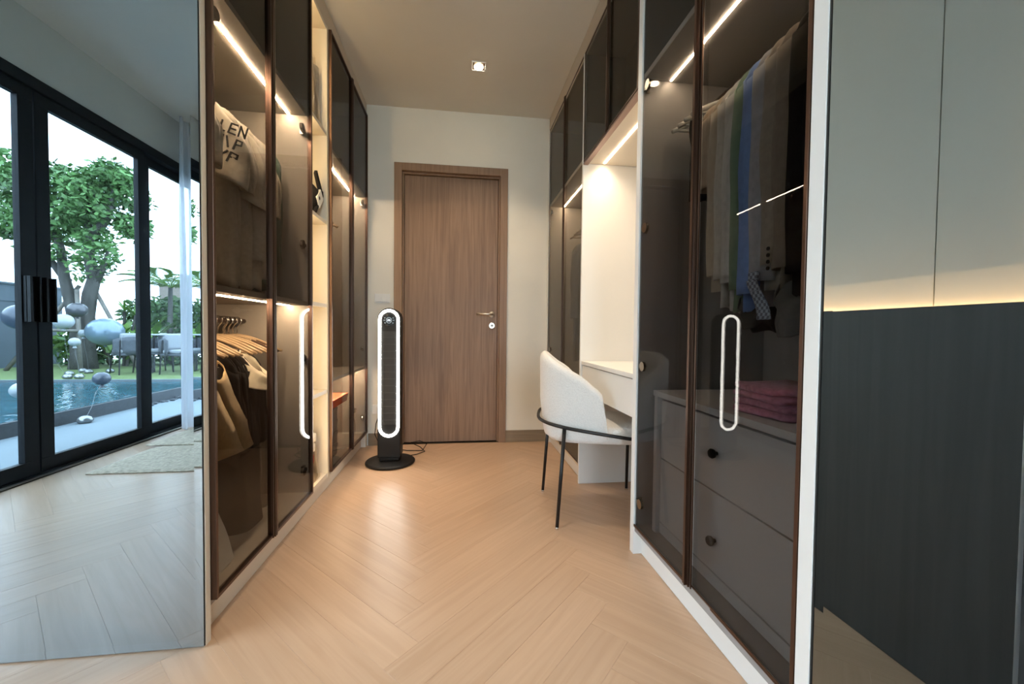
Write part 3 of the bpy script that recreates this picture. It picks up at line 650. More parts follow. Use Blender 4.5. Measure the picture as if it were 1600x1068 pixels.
for k, (y, lab, nm, c, sl_, ln, zh) in enumerate(tops):
    t, o = garment(nm, lab, 'clothing', -1.055, y, 1.825 + .006 * math.sin(k * 2.2), zh, c, hw=.205 + .006 * (k % 3), sleeve=sl_, sl=ln, seed=k, group=G1, depth=.045, collar=(nm in ('shirt', 'jacket')), drop=.055, rot=.05 * math.sin(k * 1.7))
    if k == 2:
        lt = MB()
        def stroke(a, b, w_=.006):
            a, b = Vector(a), Vector(b); d_ = (b - a).normalized() * (w_ / 2); n_ = Vector((-d_.y, d_.x)); a, b = a - d_, b + d_
            q_ = [a + n_, b + n_, b - n_, a - n_]
            ca, sa = math.cos(-.30), math.sin(-.30); vs = []
            for th_ in (.0055, .0040):
                for p in q_:
                    X, Z = .142 + p.x * ca - p.y * sa, 1.60 + p.x * sa + p.y * ca; s_ = min(1, max(0, (1.77 - Z) / .26))
                    e_ = (X - .164 - .018 * min(1, 2.4 * s_)) / (.04 + .02 * min(1, 3 * s_)); dy = (.030 + .036 * s_) * math.sqrt(max(.05, 1 - e_ * e_))
                    vs.append((X, -.004 - max(dy, .036) - th_, Z))
            lt.add(vs, [(0, 1, 2, 3), (7, 6, 5, 4), (0, 4, 5, 1), (1, 5, 6, 2), (2, 6, 7, 3), (3, 7, 4, 0)])
        GL = {'E': [((0, 0), (0, 1)), ((0, 1), (.6, 1)), ((0, .5), (.5, .5)), ((0, 0), (.6, 0))], 'N': [((0, 0), (0, 1)), ((0, 1), (.65, 0)), ((.65, 0), (.65, 1))], 'P': [((0, 0), (0, 1)), ((0, 1), (.55, .95)), ((.55, .95), (.55, .55)), ((.55, .55), (0, .5))],
              'H': [((0, 0), (0, 1)), ((.6, 0), (.6, 1)), ((0, .5), (.6, .5))], 'Y': [((0, 1), (.3, .5)), ((.6, 1), (.3, .5)), ((.3, .5), (.3, 0))], 'L': [((0, 0), (0, 1)), ((0, 0), (.55, 0))], '\\': [((.05, 1), (.5, 0))], '-': [((0, .1), (.4, .1))]}
        for r_, row in enumerate(('LEN', 'N\\P', 'HYP')):
            for c_, chh in enumerate(row):
                for a, b in GL[chh]:
                    hgt = .036; stroke((c_ * .034 + a[0] * hgt, .09 - r_ * .052 + a[1] * hgt), (c_ * .034 + b[0] * hgt, .09 - r_ * .052 + b[1] * hgt))
        obj('lettering', lt, M['ink'], t, local=True)
# --- left wardrobe, lower rail
ORD = ['first', 'second', 'third', 'fourth', 'fifth', 'sixth', 'seventh', 'eighth', 'ninth', 'tenth', 'eleventh', 'twelfth', 'thirteenth', 'fourteenth', 'fifteenth']
G2 = 'wooden hangers on the lower left rail'
for k in range(15):
    hanger('%s pale wooden hanger from the mirror, on the lower left rail' % ORD[k], -1.05, 1.50 + k * .039 + (.03 if k > 6 else 0), 1.003, 'hanger_wood', G2, rot=random.uniform(-.08, .08), hw=.20)
G3 = 'clothes on the lower rail of the left wardrobe'
garment('jacket', 'dark red garment hanging lowest at the left edge of the glass', 'clothing', -1.02, 1.40, .86, .46, (.16, .035, .025), hw=.235, sleeve='long', sl=.35, seed=21, group=G3, depth=.03)
garment('coat', 'tan coat with sleeve hanging towards the glass', 'clothing', -1.03, 1.475, .875, .50, (.60, .42, .21), hw=.20, sleeve='long', sl=.345, sw=.32, seed=22, group=G3, depth=.04, swing=.21)
for k, (y, c, lab, zh) in enumerate([(1.66, (.010, .009, .009), 'black jacket just behind the tan coat', .46), (1.71, (.010, .009, .009), 'black jacket in the middle of the lower left rail', .42), (1.765, (.018, .016, .014), 'charcoal jacket with metal zip near the door seam', .45), (1.835, (.025, .022, .02), 'charcoal knit behind the glass door seam', .48)]):
    garment('jacket', lab, 'clothing', -1.05, y, .875, zh, c, hw=.215, sleeve='long', sl=.36, sw=.12, seed=30 + k, group=G3, depth=.03, swing=.05)
garment('shirt', 'cream shirt on the lower rail between the black jackets', 'clothing', -1.04, 1.80, .872, .60, (.66, .57, .42), hw=.225, sleeve='short', sl=.10, seed=41, group=G3, depth=.02)
for k in range(3):
    hanger('%s dark hanger from the door seam, on the lower left rail' % ORD[k], -1.05, 1.97 + k * .035, 1.003, 'bronze', 'dark hangers on the lower left rail', hw=.20)
# shopping bags and fabric on the wardrobe floor
def bag(name, label, cx, cy, wx, wy, z0, z1, m, lean=0.0, seed=0, taper=.12):
    rn = random.Random(seed); ph = rn.uniform(0, 6); t = thing(name, label, 'bag', (cx, cy, z0))
    def fb(u, v):
        an = 2 * PI * u; c, s_ = math.cos(an), math.sin(an); e = .45
        k = 1 - taper * v + .03 * math.sin(an * 4 + ph + v * 5) * (.4 + v)
        return (cx + wx / 2 * k * math.copysign(abs(c) ** e, c), cy + wy / 2 * k * math.copysign(abs(s_) ** e, s_) + lean * v, z0 + (z1 - z0) * v + .012 * math.sin(an * 3 + ph) * v)
    b = MB().grid(fb, 32, 10); n = 32
    b.add([fb(k / n, 0) for k in range(n)], [tuple(range(n))])
    obj('bag_body', b, m, t, smooth=True); return t
t = bag('tote_bag', 'tall black tote bag on the wardrobe floor behind glass', -.97, 1.80, .26, .19, .128, .43, cloth((.022, .017, .014)), .0, 3)
obj('strap', MB().tube([(-.90, 1.74, .42), (-.89, 1.76, .50), (-.92, 1.80, .53), (-.93, 1.84, .50), (-.92, 1.86, .42)], .006, 6), cloth((.03, .024, .02)), t, smooth=True)
t = bag('plastic_bag', 'crumpled white plastic bag at the bottom left of the wardrobe', -.90, 1.46, .22, .22, .128, .34, M['paper'], .02, 5, .45)
obj('knot', MB().lathe([(.03, 0), (.045, .03), (.02, .06), (.05, .10)], (-.90, 1.48, .33), 'z', 10), M['paper'], t, smooth=True)
t = bag('laundry_bag', 'clear plastic bag of folded clothes behind the second glass door', -1.0, 2.02, .24, .16, .128, .52, M['plastic'], 0, 9, .2)
obj('contents', MB().lathe([(.06, 0), (.075, .1), (.07, .25), (.05, .3)], (-1.0, 2.02, .15), 'z', 12), cloth((.13, .10, .08)), t, smooth=True)

# --- open shelf contents
def garment_bag(label, x0, x1, y0, y1, z0, z1, col):
    t = thing('folded_clothes', label, 'clothing', ((x0 + x1) / 2, (y0 + y1) / 2, z0))
    def fb(u, v):
        an = 2 * PI * u; c, s_ = math.cos(an), math.sin(an); e = .4
        k = 1 - .18 * v * v + .03 * math.sin(an * 6 + v * 4)
        return ((x0 + x1) / 2 + (x1 - x0) / 2 * k * math.copysign(abs(c) ** e, c), (y0 + y1) / 2 + (y1 - y0) / 2 * k * math.copysign(abs(s_) ** e, s_), z0 + (z1 - z0) * (v - .12 * math.sin(v * PI) * (c > 0)))
    obj('plastic_cover', MB().grid(fb, 36, 12), M['plastic'], t, smooth=True)
    for k in range(4):
        xx = x0 + .03 + k * (x1 - x0 - .06) / 3
        obj('garment', MB().grid(lambda u, v, xx=xx, k=k: (xx + .012 * math.sin(u * 9 + k + v * 3), y0 + .02 + (y1 - y0 - .04) * u, z0 + .006 + (z1 - z0 - .06) * v - .03 * (u - .5) ** 2), 14, 8), cloth([c * (1 - .12 * (k % 2)) for c in col]), t, smooth=True, solid=.016)
    return t
garment_bag('clothes in clear plastic cover on the topmost lit shelf', -1.05, -.765, 2.24, 2.40, 2.056, 2.44, (.50, .44, .36))
cp = thing('cap', 'black cap with white panel hung on the second lit shelf', 'cap', (-.80, 2.36, 1.56))
def capf(u, v):
    an = PI * (u - .5) * 1.15; r = .085 * math.cos(v * PI / 2 * .96)
    return (-.815 + .055 * math.sin(v * PI / 2), 2.345 + r * math.sin(an), 1.665 + r * math.cos(an) * .9 - .02)
crown = MB().lathe([(.085, 0), (.084, .03), (.072, .062), (.045, .085), (.006, .094)], (-.85, 2.325, 1.66), 'x', 18)
obj('crown', crown, cloth((.02, .018, .02)), cp, smooth=True)
obj('front_panel', MB().loop_prism([(2.285, 1.655), (2.330, 1.605), (2.392, 1.672), (2.345, 1.715)], -.757, -.7565 - .012, 'yz'), M['paper'], cp, bevel=.003)
obj('brim', MB().loop_prism([(2.27, 1.575), (2.29, 1.572), (2.335, 1.625), (2.40, 1.69), (2.395, 1.72), (2.385, 1.715), (2.335, 1.765), (2.30, 1.80), (2.285, 1.78), (2.33, 1.725), (2.375, 1.685), (2.33, 1.635)], -.760, -.775, 'yz'), cloth((.02, .018, .02)), cp, bevel=.002)
t = bag('plastic_bag', 'pale plastic bag with red print on the lowest lit shelf', -.86, 2.31, .19, .17, .127, .40, M['plastic'], 0, 12, .35)
for k, (z, c) in enumerate([(.135, (.7, .66, .58)), (.205, (.65, .10, .06)), (.27, (.72, .68, .6)), (.325, (.72, .68, .6))]):
    obj('bundle', MB().lathe([(.03, 0), (.062, .012), (.062, .048), (.03, .06)], (-.855 + .006 * k, 2.31, z), 'z', 14, sy=.95), cloth(c), t, smooth=True)

# --- far left wardrobe contents
for k in range(9):
    hanger('%s wooden hanger from the lit shelves, in the far left wardrobe' % ORD[k], -1.04, 2.60 + k * .045, 1.818, 'hanger_wood', 'hangers in the far left wardrobe', rot=.25 * math.sin(k * 2), hw=.20, r=.008)
for k, y in enumerate((2.52, 2.60)):
    garment('coat', ['black coat hanging deepest in the far left wardrobe', 'black coat in front of the wooden hangers, far left wardrobe'][k], 'clothing', -1.08, y, 1.66, .80, (.02, .016, .013), hw=.21, sleeve='long', sl=.6, seed=50 + k, depth=.03, group='coats in the far left wardrobe')
for k in range(4):
    t = thing('shoe_box', 'grey shoe box, %s in the stack of the far left wardrobe' % ['bottom', 'second from bottom', 'third from bottom', 'topmost'][k], 'box', (-.93, 2.62, .127 + k * .078), 'shoe boxes in the far left wardrobe')
    z = .127 + k * .078
    obj('box_body', box(-.80, -1.10, 2.47, 2.785, z, z + .052), M['box'], t, bevel=.001); obj('lid', box(-.797, -1.103, 2.467, 2.788, z + .0525, z + .0755), M['box'], t, bevel=.001)
t = thing('gift_box', 'flat bright orange box on top of the shoe boxes', 'box', (-.95, 2.75, .4405), None)
obj('box_body', box(-.80, -1.14, 2.47, 3.03, .4405, .470), M['orange'], t, bevel=.001); obj('lid', box(-.796, -1.144, 2.466, 3.034, .4705, .492), M['orange'], t, bevel=.001)
t = thing('folded_towel', 'small white folded cloth on the orange box', 'towel', (-.86, 2.56, .4925))
obj('towel', MB().box(-.81, -.92, 2.50, 2.68, .4925, .522), cloth((.75, .68, .6)), t, bevel=.012); obj('fold', box(-.80, -.91, 2.51, 2.67, .5225, .548), cloth((.78, .71, .63)), t, bevel=.011)

# --- near right wardrobe
G4 = 'clothes on the rail of the near right wardrobe'
rs = [
    (1.365, 'tan shirt hanging just left of the door seam, right wardrobe', (.52, .42, .32), 1.50, .28, 'shirt'),
    (1.300, 'beige blouse first right of the door seam, right wardrobe', (.50, .43, .33), 1.10, .60, 'blouse'),
    (1.262, 'white satin blouse beside the beige one, right wardrobe', (.62, .61, .57), 1.03, .62, 'blouse'),
    (1.222, 'white shirt between satin blouse and green shirt', (.66, .66, .64), 1.03, .64, 'shirt'),
    (1.182, 'sage green shirt left of the blue one', (.22, .33, .22), 1.02, .67, 'shirt'),
    (1.140, 'light blue shirt in the middle of the rail', (.22, .36, .72), 1.035, .69, 'shirt'),
    (1.095, 'pale grey shirt right of the blue one', (.42, .43, .46), 1.05, .66, 'shirt'),
    (1.050, 'taupe blazer with dark buttons on the sleeve', (.34, .30, .25), 1.08, .62, 'blazer'),
    (1.005, 'brown grey coat right of the taupe blazer', (.24, .20, .16), 1.07, .64, 'coat'),
    (.955, 'black coat next to the brown grey coat', (.012, .012, .013), 1.05, .66, 'coat'),
    (.905, 'black jacket second from the near end of the rail', (.010, .010, .012), 1.04, .68, 'jacket'),
    (.850, 'navy black jacket at the near end of the rail', (.012, .014, .020), 1.05, .68, 'jacket'),
]
for k, (y, lab, c, zh, sl_, nm) in enumerate(rs):
    t, o = garment(nm, lab, 'clothing', 1.06, y, 1.80 + .003 * k, zh, c, hw=.205, sleeve='long', sl=sl_, sw=.10, seed=70 + k, group=G4, depth=.018, collar=nm in ('shirt', 'blazer'), drop=.05)
    if nm == 'blazer':
        for b_ in range(4): obj('button', MB().lathe([(.0055, 0), (.0055, -.003)], (-.218, -.036, 1.13 + b_ * .018), 'x', 10), M['ink'], t, local=True)
for k in range(4):
    hanger(['white plastic hanger nearest the tan shirt', 'white plastic hanger second from the tan shirt', 'white plastic hanger second from the far panel', 'white plastic hanger closest to the far panel'][k], 1.06, 1.42 + k * .045, 1.922, 'hanger_white', 'white hangers in the near right wardrobe', hw=.21, r=.010)
t, o = garment('scarf', 'dark scarf draped from the white hangers', 'clothing', .93, 1.475, 1.79, 1.47, (.025, .027, .032), hw=.055, seed=91, depth=.02, drop=.01)
# garment hems and a patterned tag hanging lower
t, o = garment('skirt', 'grey skirt folded low under the black jackets', 'clothing', 1.02, 1.00, 1.10, .955, (.16, .155, .15), hw=.17, seed=92, depth=.05, drop=.01)
t, o = garment('trousers', 'dark trousers hanging low under the blue shirt', 'clothing', 1.03, 1.17, 1.09, .965, (.10, .095, .09), hw=.16, seed=93, depth=.05, drop=.01)
def scarf_mat():
    m = mat('woven_label', (.35, .42, .52), .8); n, l = nt(m); b = n['Principled BSDF']
    tc = n.new('ShaderNodeTexCoord'); ck = n.new('ShaderNodeTexChecker'); ck.inputs['Scale'].default_value = 110
    ck.inputs[1].default_value = (.42, .50, .62, 1); ck.inputs[2].default_value = (.16, .19, .25, 1)
    l.new(tc.outputs['Object'], ck.inputs['Vector']); l.new(ck.outputs[0], b.inputs['Base Color']); return m
t = thing('necktie', 'blue grey checked tie end hanging below the dark jackets', 'tie', (.845, 1.06, 1.0))
obj('tie_blade', MB().grid(lambda u, v: (.850 + .006 * math.sin(v * 5), 1.035 + .052 * (u - .5) * (1 - .25 * v) + .045 * v, .99 + .115 * v), 4, 8), scarf_mat(), t, smooth=True, solid=.004)
obj('knot', MB().box(.845, .858, 1.062, 1.098, 1.105, 1.13), scarf_mat(), t, bevel=.004)
# pink towel on the drawer chest
def towel(label, cx, cy, z, wx, wy, layers, m, h=.022, group=None):
    t = thing('folded_towel', label, 'towel', (cx, cy, z), group)
    for k in range(layers):
        zz = z + k * h; kx = 1 - .03 * (k % 2); ph = k * 1.3
        def fb(u, v, zz=zz, kx=kx, ph=ph):
            an = 2 * PI * u; c, s_ = math.cos(an), math.sin(an); e = .45; pr = [(0, 0), (.93, 0), (1, .25), (1, .7), (.94, 1), (0, 1.05)][min(int(v * 5 + 1e-6), 5)]
            r, hh = pr; wv = 1 + .02 * math.sin(an * 5 + ph)
            return (cx + wx / 2 * kx * r * wv * math.copysign(abs(c) ** e, c), cy + wy / 2 * r * wv * math.copysign(abs(s_) ** e, s_), zz + h * hh * .96 + .003 * math.sin(an * 4 + ph) * r)
        obj('fold', MB().grid(fb, 36, 5), m, t, smooth=True)
    return t
towel('pink terry towel folded on top of the drawer chest', .965, 1.07, .713, .24, .23, 4, M['pink'])
towel('mauve folded towel lying at the near end of the drawer chest', 1.03, .865, .713, .30, .13, 5, mat('mauve_terry', (.32, .12, .24), .95, var=.2, scale=60), .026)
t = bag('pouch', 'small black pouch on the mauve towel', 1.0, .87, .16, .09, .845, .93, cloth((.012, .012, .014)), 0, 15, .3)
obj('zip', box(.94, 1.06, .866, .874, .926, .932), M['chrome'], t)
# --- far right wardrobe
for k in range(8):
    hanger('%s wooden hanger from the desk side, in the far right wardrobe' % ORD[k], 1.03, 2.62 + k * .05, 1.818, 'hanger_wood', 'hangers in the far right wardrobe', rot=.25 * math.sin(k * 2.4), hw=.20, r=.007)
for k, (y, c, lab) in enumerate([(2.54, (.20, .18, .16), 'grey coat on the rail, far right wardrobe'), (3.05, (.28, .25, .22), 'taupe coat nearest the end wall, far right wardrobe')]):
    garment('coat', lab, 'clothing', 1.06, y, 1.66, .72, c, hw=.20, sleeve='long', sl=.55, seed=110 + k, depth=.03, group='coats in the far right wardrobe')

# ------------------------------------------------------------------ garden beyond the sliding doors (mirrored: real y = 2.572 - virtual y)
def ry(v): return 2.572 - v
struct(obj('floor', box(-3.985, -2.765, -6.5, 4.0, -.25, -.05), M['deck']), 'pale stone terrace outside the sliding doors', 'terrace')
gr = tag(obj('lawn', MB().box(-9.09, -2.9, ry(11.97), ry(7.25), -.3, .10).box(-2.9, 6, ry(11.97), -2.9, -.3, -.06), M['grass']), 'mown green lawn beyond the pool', 'lawn', kind='stuff')
pl = thing('swimming_pool', 'blue green pool with dark stone curb beside the terrace', 'pool', (-6.5, -.5, 0))
obj('curb', MB().box(-4.03, -3.99, ry(7.20), 4.0, -.25, .085), M['stone'], pl, bevel=.004)
obj('rim', MB().box(-4.075, -4.03, ry(7.20), 4.0, -.25, .072).box(-9.08, -4.03, ry(7.24), ry(7.17), -.25, .112), mat('pool_rim', (0.120, 0.143, 0.158), .6), pl)
obj('basin', MB().box(-9.08, -4.075, ry(7.17), 4.0, -.5, -.4), mat('pool_tile', (.03, .12, .15), .5, var=.3, scale=9), pl)
obj('water', MB().box(-9.08, -4.075, ry(7.17), 4.0, -.2, .078), M['water'], pl)
peb = MB(); rn = random.Random(4)
for k in range(46):
    y_ = ry(5.6 + 1.6 * rn.random()); x_ = -3.985 + .10 * rn.random(); r_ = .015 + .03 * rn.random()
    peb.lathe([(r_ * .6, 0), (r_, r_ * .35), (r_ * .5, r_ * .75)], (x_, y_, -.05), 'z', 7)
tag(obj('pebbles', peb, M['stone']), 'dark loose pebbles at the foot of the pool curb', 'pebbles', kind='stuff')
tag(obj('garden_wall', MB().box(-9.3, -9.1, ry(10.6), 4.5, .0, 1.80).box(-9.33, -9.07, ry(10.6), 4.5, 1.80, 1.84).box(-9.1, -9.085, ry(10.6), 4.5, 1.46, 1.475), M['gwall']), 'long grey garden wall beyond the pool', 'wall')
tag(obj('garden_wall', MB().box(-8.0, -3.0, ry(12.2), ry(12.0), .1, 2.06).box(-8.0, -3.0, ry(12.22), ry(11.98), 2.06, 2.10), M['bwall']), 'beige garden wall behind the hedge', 'wall')

def leaves(mb, c, r, n, size, rn, shell=.55, flat=0):
    for _ in range(n):
        a = rn.uniform(0, 2 * PI); b = math.acos(rn.uniform(-1, 1)); k = shell + (1 - shell) * rn.random()
        p = Vector((c[0] + r[0] * k * math.sin(b) * math.cos(a), c[1] + r[1] * k * math.sin(b) * math.sin(a), c[2] + r[2] * k * math.cos(b)))
        d = Vector((rn.uniform(-1, 1), rn.uniform(-1, 1), rn.uniform(-.9, .5))).normalized(); s = d.orthogonal().normalized()
        s = (Matrix.Rotation(rn.uniform(0, 6.28), 3, d) @ s); l_ = size * rn.uniform(.6, 1.3); w_ = l_ * .24
        mb.add([p, p + d * l_ * .5 + s * w_, p + d * l_, p + d * l_ * .5 - s * w_], [(0, 1, 2, 3)])
tr = thing('tree', 'spreading tree propped by wooden stakes on the lawn', 'tree', (-7.5, ry(9.15), .1))
TY = ry(9.15)
tk = MB().tube([(-7.60, TY, .08), (-7.58, TY, .35), (-7.60, TY, .9), (-7.66, TY + .05, 1.45), (-7.76, TY + .05, 1.9), (-7.86, TY, 2.5), (-8.1, TY - .1, 3.1), (-8.4, TY, 3.6)], [.15, .125, .11, .10, .085, .065, .045, .02], 12)
tk.tube([(-7.44, TY - .05, .08), (-7.46, TY - .05, .5), (-7.42, TY, 1.1), (-7.36, TY, 1.6), (-7.28, TY, 1.9), (-7.33, TY + .05, 2.4), (-7.35, TY, 2.9), (-7.45, TY, 3.4)], [.15, .125, .115, .115, .105, .085, .065, .03], 12)
tk.tube([(-7.34, TY, 2.75), (-7.15, TY, 2.95), (-7.02, TY, 3.15), (-6.94, TY, 3.5), (-6.88, TY, 3.85)], [.08, .075, .07, .05, .02], 10)
tk.tube([(-7.30, TY, 1.8), (-7.12, TY, 2.1), (-7.02, TY, 2.5)], [.09, .05, .02], 8).tube([(-7.75, TY, 1.85), (-8.0, TY, 2.2), (-8.3, TY, 2.6), (-8.6, TY, 2.85)], [.08, .06, .04, .02], 8)
obj('trunk', tk, M['bark'], tr, smooth=True)
rn = random.Random(11); fo = MB()
for (x, z, r_, n_) in [(-8.72, 3.87, .30, 260), (-8.42, 4.0, .32, 260), (-8.78, 3.43, .24, 160), (-8.52, 3.2, .30, 220), (-8.68, 2.88, .28, 240), (-8.4, 2.83, .28, 240), (-8.2, 3.55, .34, 300), (-8.15, 2.95, .32, 260), (-7.84, 3.86, .36, 420), (-7.8, 3.36, .40, 420), (-7.55, 3.65, .38, 420), (-7.3, 3.72, .36, 380), (-7.05, 3.95, .34, 360), (-6.82, 4.0, .30, 320), (-6.76, 3.62, .30, 320), (-6.8, 3.1, .28, 300), (-7.2, 3.28, .36, 360), (-7.55, 3.05, .36, 380), (-7.8, 2.8, .30, 260), (-7.18, 2.72, .26, 160), (-6.75, 2.98, .24, 200), (-7.5, 2.35, .30, 130), (-7.85, 2.4, .26, 110), (-7.05, 2.4, .30, 110), (-7.3, 2.1, .28, 70)]:
    leaves(fo, (x, TY + rn.uniform(-.35, .35), z), (r_, r_ * 1.5, r_ * .85), int(n_ * 1.7), .125, rn)
f_ = obj('foliage', fo, M['leaf'], tr); f_['kind'] = 'stuff'
for k, (a, b) in enumerate([((-7.62, TY - .1, 1.78), (-8.52, TY + .35, .10)), ((-7.49, TY + .12, 1.68), (-7.26, TY + .35, .10)), ((-7.34, TY - .1, 1.68), (-6.35, TY + .2, .10)), ((-7.62, TY - .2, 1.6), (-7.7, TY - .9, .10))]):
    s_ = thing('tree_stake', ['wooden prop leaning to the left of the tree trunk', 'wooden prop standing in front of the tree trunk', 'wooden prop leaning to the right of the tree', 'wooden prop behind the tree trunk'][k], 'stake', b, 'wooden props around the tree')
    obj('pole', MB().tube([a, b], .035, 8), M['stake'], s_, smooth=True)
s_ = thing('tree_stake', 'horizontal wooden pole tied across the tree props', 'stake', (-7.55, TY + .3, .87), 'wooden props around the tree')
obj('pole', MB().tube([(-8.15, TY + .24, .88), (-7.0, TY + .34, .86)], .03, 8), M['stake'], s_, smooth=True)

# hedge and shrubs
def shrub(name, label, blobs, size, m, seed, sway=1.0):
    c0 = blobs[0][0]; t = thing(name, label, 'shrub', (c0[0], c0[1], .1), None); rn = random.Random(seed); mb = MB()
    for c, r, n in blobs: leaves(mb, c, r, n, size, rn, .4)
    o = obj('foliage', mb, m, t); o['kind'] = 'stuff'
    st = MB()
    for k in range(5): st.tube([(c0[0] + rn.uniform(-.15, .15), c0[1], .08), (c0[0] + rn.uniform(-.3, .3), c0[1] + rn.uniform(-.2, .2), .7)], [.02, .008], 6)
    obj('stem', st, M['bark'], t); return t
HY = ry(10.2)
shrub('hedge', 'dense clipped green hedge behind the tree', [((-8.2, HY, .5), (.75, .4, .5), 900), ((-7.2, HY, .55), (.7, .4, .55), 900), ((-6.3, HY, .55), (.7, .4, .6), 900), ((-5.4, HY, .5), (.6, .4, .55), 600)], .13, M['hedge'], 2)
shrub('shrub', 'tall leafy shrub rising behind the hedge', [((-7.35, HY - .4, 1.25), (.5, .4, .5), 700), ((-6.75, HY - .5, 1.3), (.5, .4, .4), 600)], .16, M['leaf'], 3)
shrub('shrub', 'dark green shrub by the far end of the hedge', [((-6.1, HY - .2, 1.0), (.35, .3, .45), 500), ((-5.6, HY - .3, .9), (.4, .3, .4), 400)], .11, M['hedge'], 6)
shrub('shrub', 'low green shrub at the foot of the grey wall', [((-8.55, HY + .1, .6), (.3, .3, .4), 260)], .14, M['leaf2'], 8)
def big_leaf(base, dirn, ln, wd, droop, m, parent, name='leaf', n=7):
    d = Vector(dirn).normalized(); s = d.cross(Vector((0, 0, 1))).normalized(); vs = []; fs = []
    for k in range(n + 1):
        t_ = k / n; p = Vector(base) + d * ln * t_ + Vector((0, 0, -droop * t_ * t_)); w_ = wd * math.sin(PI * (.08 + .92 * t_) ** .8) * (1 - t_ * .2)
        vs += [p - s * w_ + Vector((0, 0, w_ * .25)), p, p + s * w_ + Vector((0, 0, w_ * .25))]
    for k in range(n):
        o_ = 3 * k; fs += [(o_, o_ + 1, o_ + 4, o_ + 3), (o_ + 1, o_ + 2, o_ + 5, o_ + 4)]
    return obj(name, MB().add(vs, fs), m, parent, smooth=True)
hl = thing('broadleaf_plant', 'bright broad-leaved plant between tree and garden chairs', 'plant', (-6.85, ry(9.6), .1)); rn = random.Random(5)
for k in range(34):
    b = (-6.95 + rn.uniform(-.45, .55), ry(9.6) + rn.uniform(-.2, .2), .25 + rn.uniform(0, .6)); a = rn.uniform(0, 2 * PI)
    big_leaf(b, (math.cos(a) * .8, math.sin(a) * .8, rn.uniform(.5, 1.3)), rn.uniform(.5, .85), rn.uniform(.05, .085), rn.uniform(.05, .3), M['leaf2'], hl)
dr_ = thing('dracaena', 'spiky light green plant in front of the hedge', 'plant', (-7.25, ry(9.8), .1))
obj('stem', MB().tube([(-7.25, ry(9.8), .1), (-7.22, ry(9.8), 1.3)], .03, 6).tube([(-7.2, ry(9.8), .1), (-7.0, ry(9.8), 1.2)], .03, 6), M['bark'], dr_)
for k in range(30):
    a = rn.uniform(0, 2 * PI); b = ((-7.22, ry(9.8), 1.3) if k % 2 else (-7.0, ry(9.8), 1.2)); big_leaf(b, (math.cos(a), math.sin(a), rn.uniform(.2, 1.8)), rn.uniform(.35, .55), .025, rn.uniform(.05, .25), M['leaf2'], dr_, 'leaf', 4)
def frond(base, dirn, ln, m, parent, droop):
    d = Vector(dirn).normalized(); s = d.cross(Vector((0, 0, 1))).normalized(); mb = MB(); P = []
    for k in range(17):
        t_ = k / 16; P.append(Vector(base) + d * ln * t_ + Vector((0, 0, .25 * ln * t_ - droop * t_ * t_)))
    mb.tube(P, [.012 - .01 * k / 16 for k in range(17)], 5)
    for k in range(2, 17):
        for sg in (-1, 1):
            for q_ in (0, .5):
                p = P[k] if not q_ else (P[k] + P[k - 1]) / 2
                ll = .30 * math.sin(PI * (.1 + .85 * k / 17)); tip = p + s * sg * ll + d * ll * .5 + Vector((0, 0, -ll * .45)); w2 = d * .016
                mb.add([p - w2, (p + tip) / 2 - w2 + Vector((0, 0, .01)), tip, (p + tip) / 2 + w2], [(0, 1, 2, 3)])
    return obj('frond', mb, m, parent)
pm = thing('palm', 'young palm with arching fronds behind the garden chairs', 'palm', (-6.55, ry(10.1), .1))
obj('trunk', MB().tube([(-6.55, ry(10.1), .08), (-6.52, ry(10.1), .9), (-6.5, ry(10.1), 1.85)], [.07, .055, .04], 8), M['bark'], pm, smooth=True)
for k in range(11):
    a = k * 2 * PI / 11 + .2; frond((-6.5, ry(10.1), 1.85), (math.cos(a), math.sin(a), .35 + .5 * (k % 3) / 2), 1.0, M['leaf2'], pm, .55)
# garden furniture
def garden_chair(x, y, rz, label):
    t = thing('garden_chair', label, 'chair', (x, y, .1), 'woven garden chairs on the lawn'); t.rotation_euler = (0, 0, rz)
    for sx in (-1, 1):
        for sy in (-1, 1):
            obj('leg', MB().tube([(sx * .20, sy * .20, .62 if sy > 0 else .42), (sx * .23, sy * .24, 0)], .012, 6), M['black'], t, local=True)
    def bk(u, v):
        a = PI * (u - .0); return (.25 * math.cos(a), .02 + .23 * math.sin(a), .36 + v * (.26 + .06 * math.sin(a)))
    obj('woven_back', MB().grid(bk, 20, 4), M['rope'], t, solid=.012, local=True, smooth=True)
    obj('seat', MB().box(-.22, .22, -.22, .22, .34, .38), M['rope'], t, local=True, bevel=.01)
    obj('seat_cushion', MB().box(-.21, .21, -.21, .20, .382, .45), M['cushion'], t, local=True, bevel=.025)
    obj('back_cushion', MB().box(-.19, .19, .11, .20, .452, .74), M['cushion'], t, local=True, bevel=.035)
    return t
garden_chair(-5.98, ry(8.25), -.9, 'woven grey garden chair nearest the tree')
garden_chair(-5.75, ry(8.45), -2.4, 'woven grey garden chair beside the sliding door post')
garden_chair(-5.05, ry(8.15), 1.9, 'woven grey garden chair next to the curtain')
t = thing('garden_table', 'slim dark garden table among the woven chairs', 'table', (-5.35, ry(8.7), .1))
obj('tabletop', MB().box(-5.85, -4.7, ry(9.05), ry(8.4), .80, .825), mat('grey_tabletop', (0.338, 0.360, 0.375), .4), t, bevel=.004)
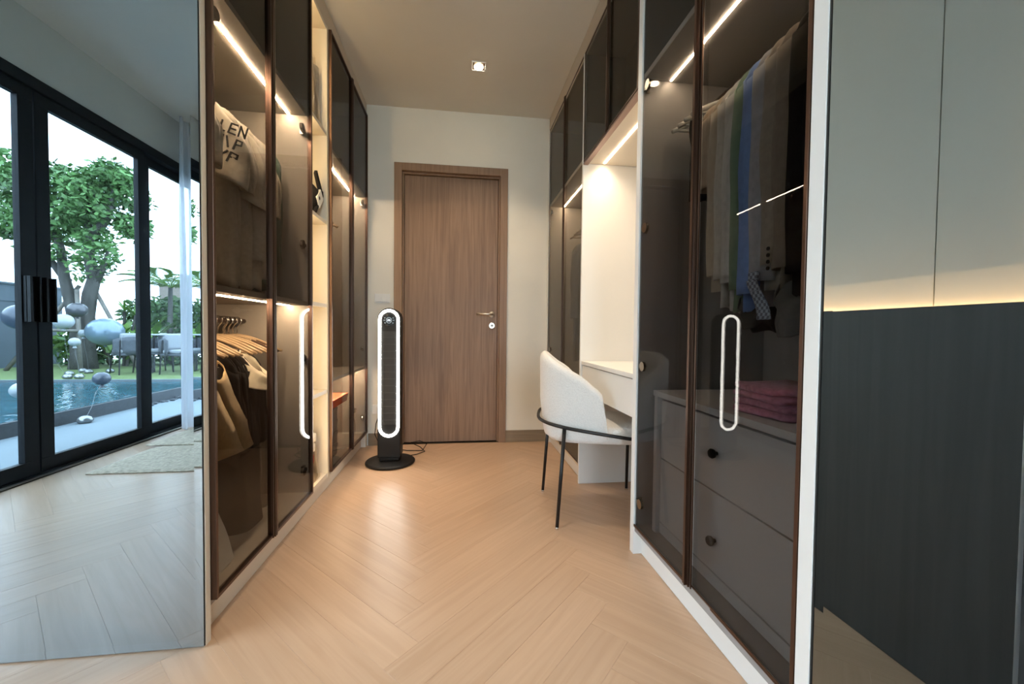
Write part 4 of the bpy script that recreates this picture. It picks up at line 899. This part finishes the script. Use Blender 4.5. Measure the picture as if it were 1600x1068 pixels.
for x_ in (-5.75, -4.8):
    for y_ in (ry(8.98), ry(8.47)): obj('leg', MB().tube([(x_, y_, .80), (x_, y_, .10)], .018, 6), M['black'], t)
# balloons on strings
def balloon(label, x, vy, z, r, m, gz, anchor=None, weight=True):
    y = ry(vy); t = thing('balloon', label, 'balloon', (x, y, z), 'balloons floating over the pool')
    obj('balloon_skin', MB().lathe([(r * math.sin(PI * k / 14) + 1e-4, -r * .92 * math.cos(PI * k / 14)) for k in range(15)], (x, y, z), 'z', 22), m, t, smooth=True)
    obj('knot', MB().lathe([(.015, 0), (.03, -.03)], (x, y, z - r * .9), 'z', 8), m, t)
    ax, ay, az = anchor or (x + .05, y - .03, gz)
    st = [(x, y, z - r * .95), ((x * 2 + ax) / 3, (y * 2 + ay) / 3 + .01, (z * 2 + az) / 3), ((x + 2 * ax) / 3, (y + 2 * ay) / 3 - .01, (z + 2 * az) / 3), (ax, ay, az + .03)]
    obj('string', MB().tube(st, .0016, 5), M['string'], t)
    if weight: obj('weight', MB().lathe([(.05, 0), (.07, .03), (.05, .06), (.02, .075)], (ax, ay, az), 'z', 12), M['foil'], t, smooth=True)
balloon('large pearly blue balloon, biggest of those in the mirror', -6.5, 8.38, .858, .275, M['balloon_b'], .10)
balloon('white balloon half behind the black door post', -6.8, 7.94, 1.036, .14, M['balloon_w'], .10)
balloon('charcoal balloon left of the black door post', -6.0, 6.42, 1.073, .19, M['balloon_g'], .078, anchor=(-6.25, ry(7.35), .112))
balloon('white balloon low over the water at left edge of mirror', -4.4, 4.69, .30, .085, M['balloon_w'], .078, weight=False)
balloon('small dark grey balloon tied above the terrace weight', -4.2, 5.36, .338, .083, M['balloon_g'], -.05, anchor=(-3.86, ry(4.72), -.05))
balloon('grey and gold balloon before the tree trunk', -7.0, 8.44, 1.258, .145, M['balloon_br'], .10)
balloon('small white balloon under the tree prop pole', -6.75, 8.25, .83, .072, M['balloon_w'], .10)
balloon('small white balloon hanging lowest before the tree trunk', -6.2, 7.42, .70, .075, M['balloon_w'], .112, anchor=(-6.1, ry(7.37), .112))
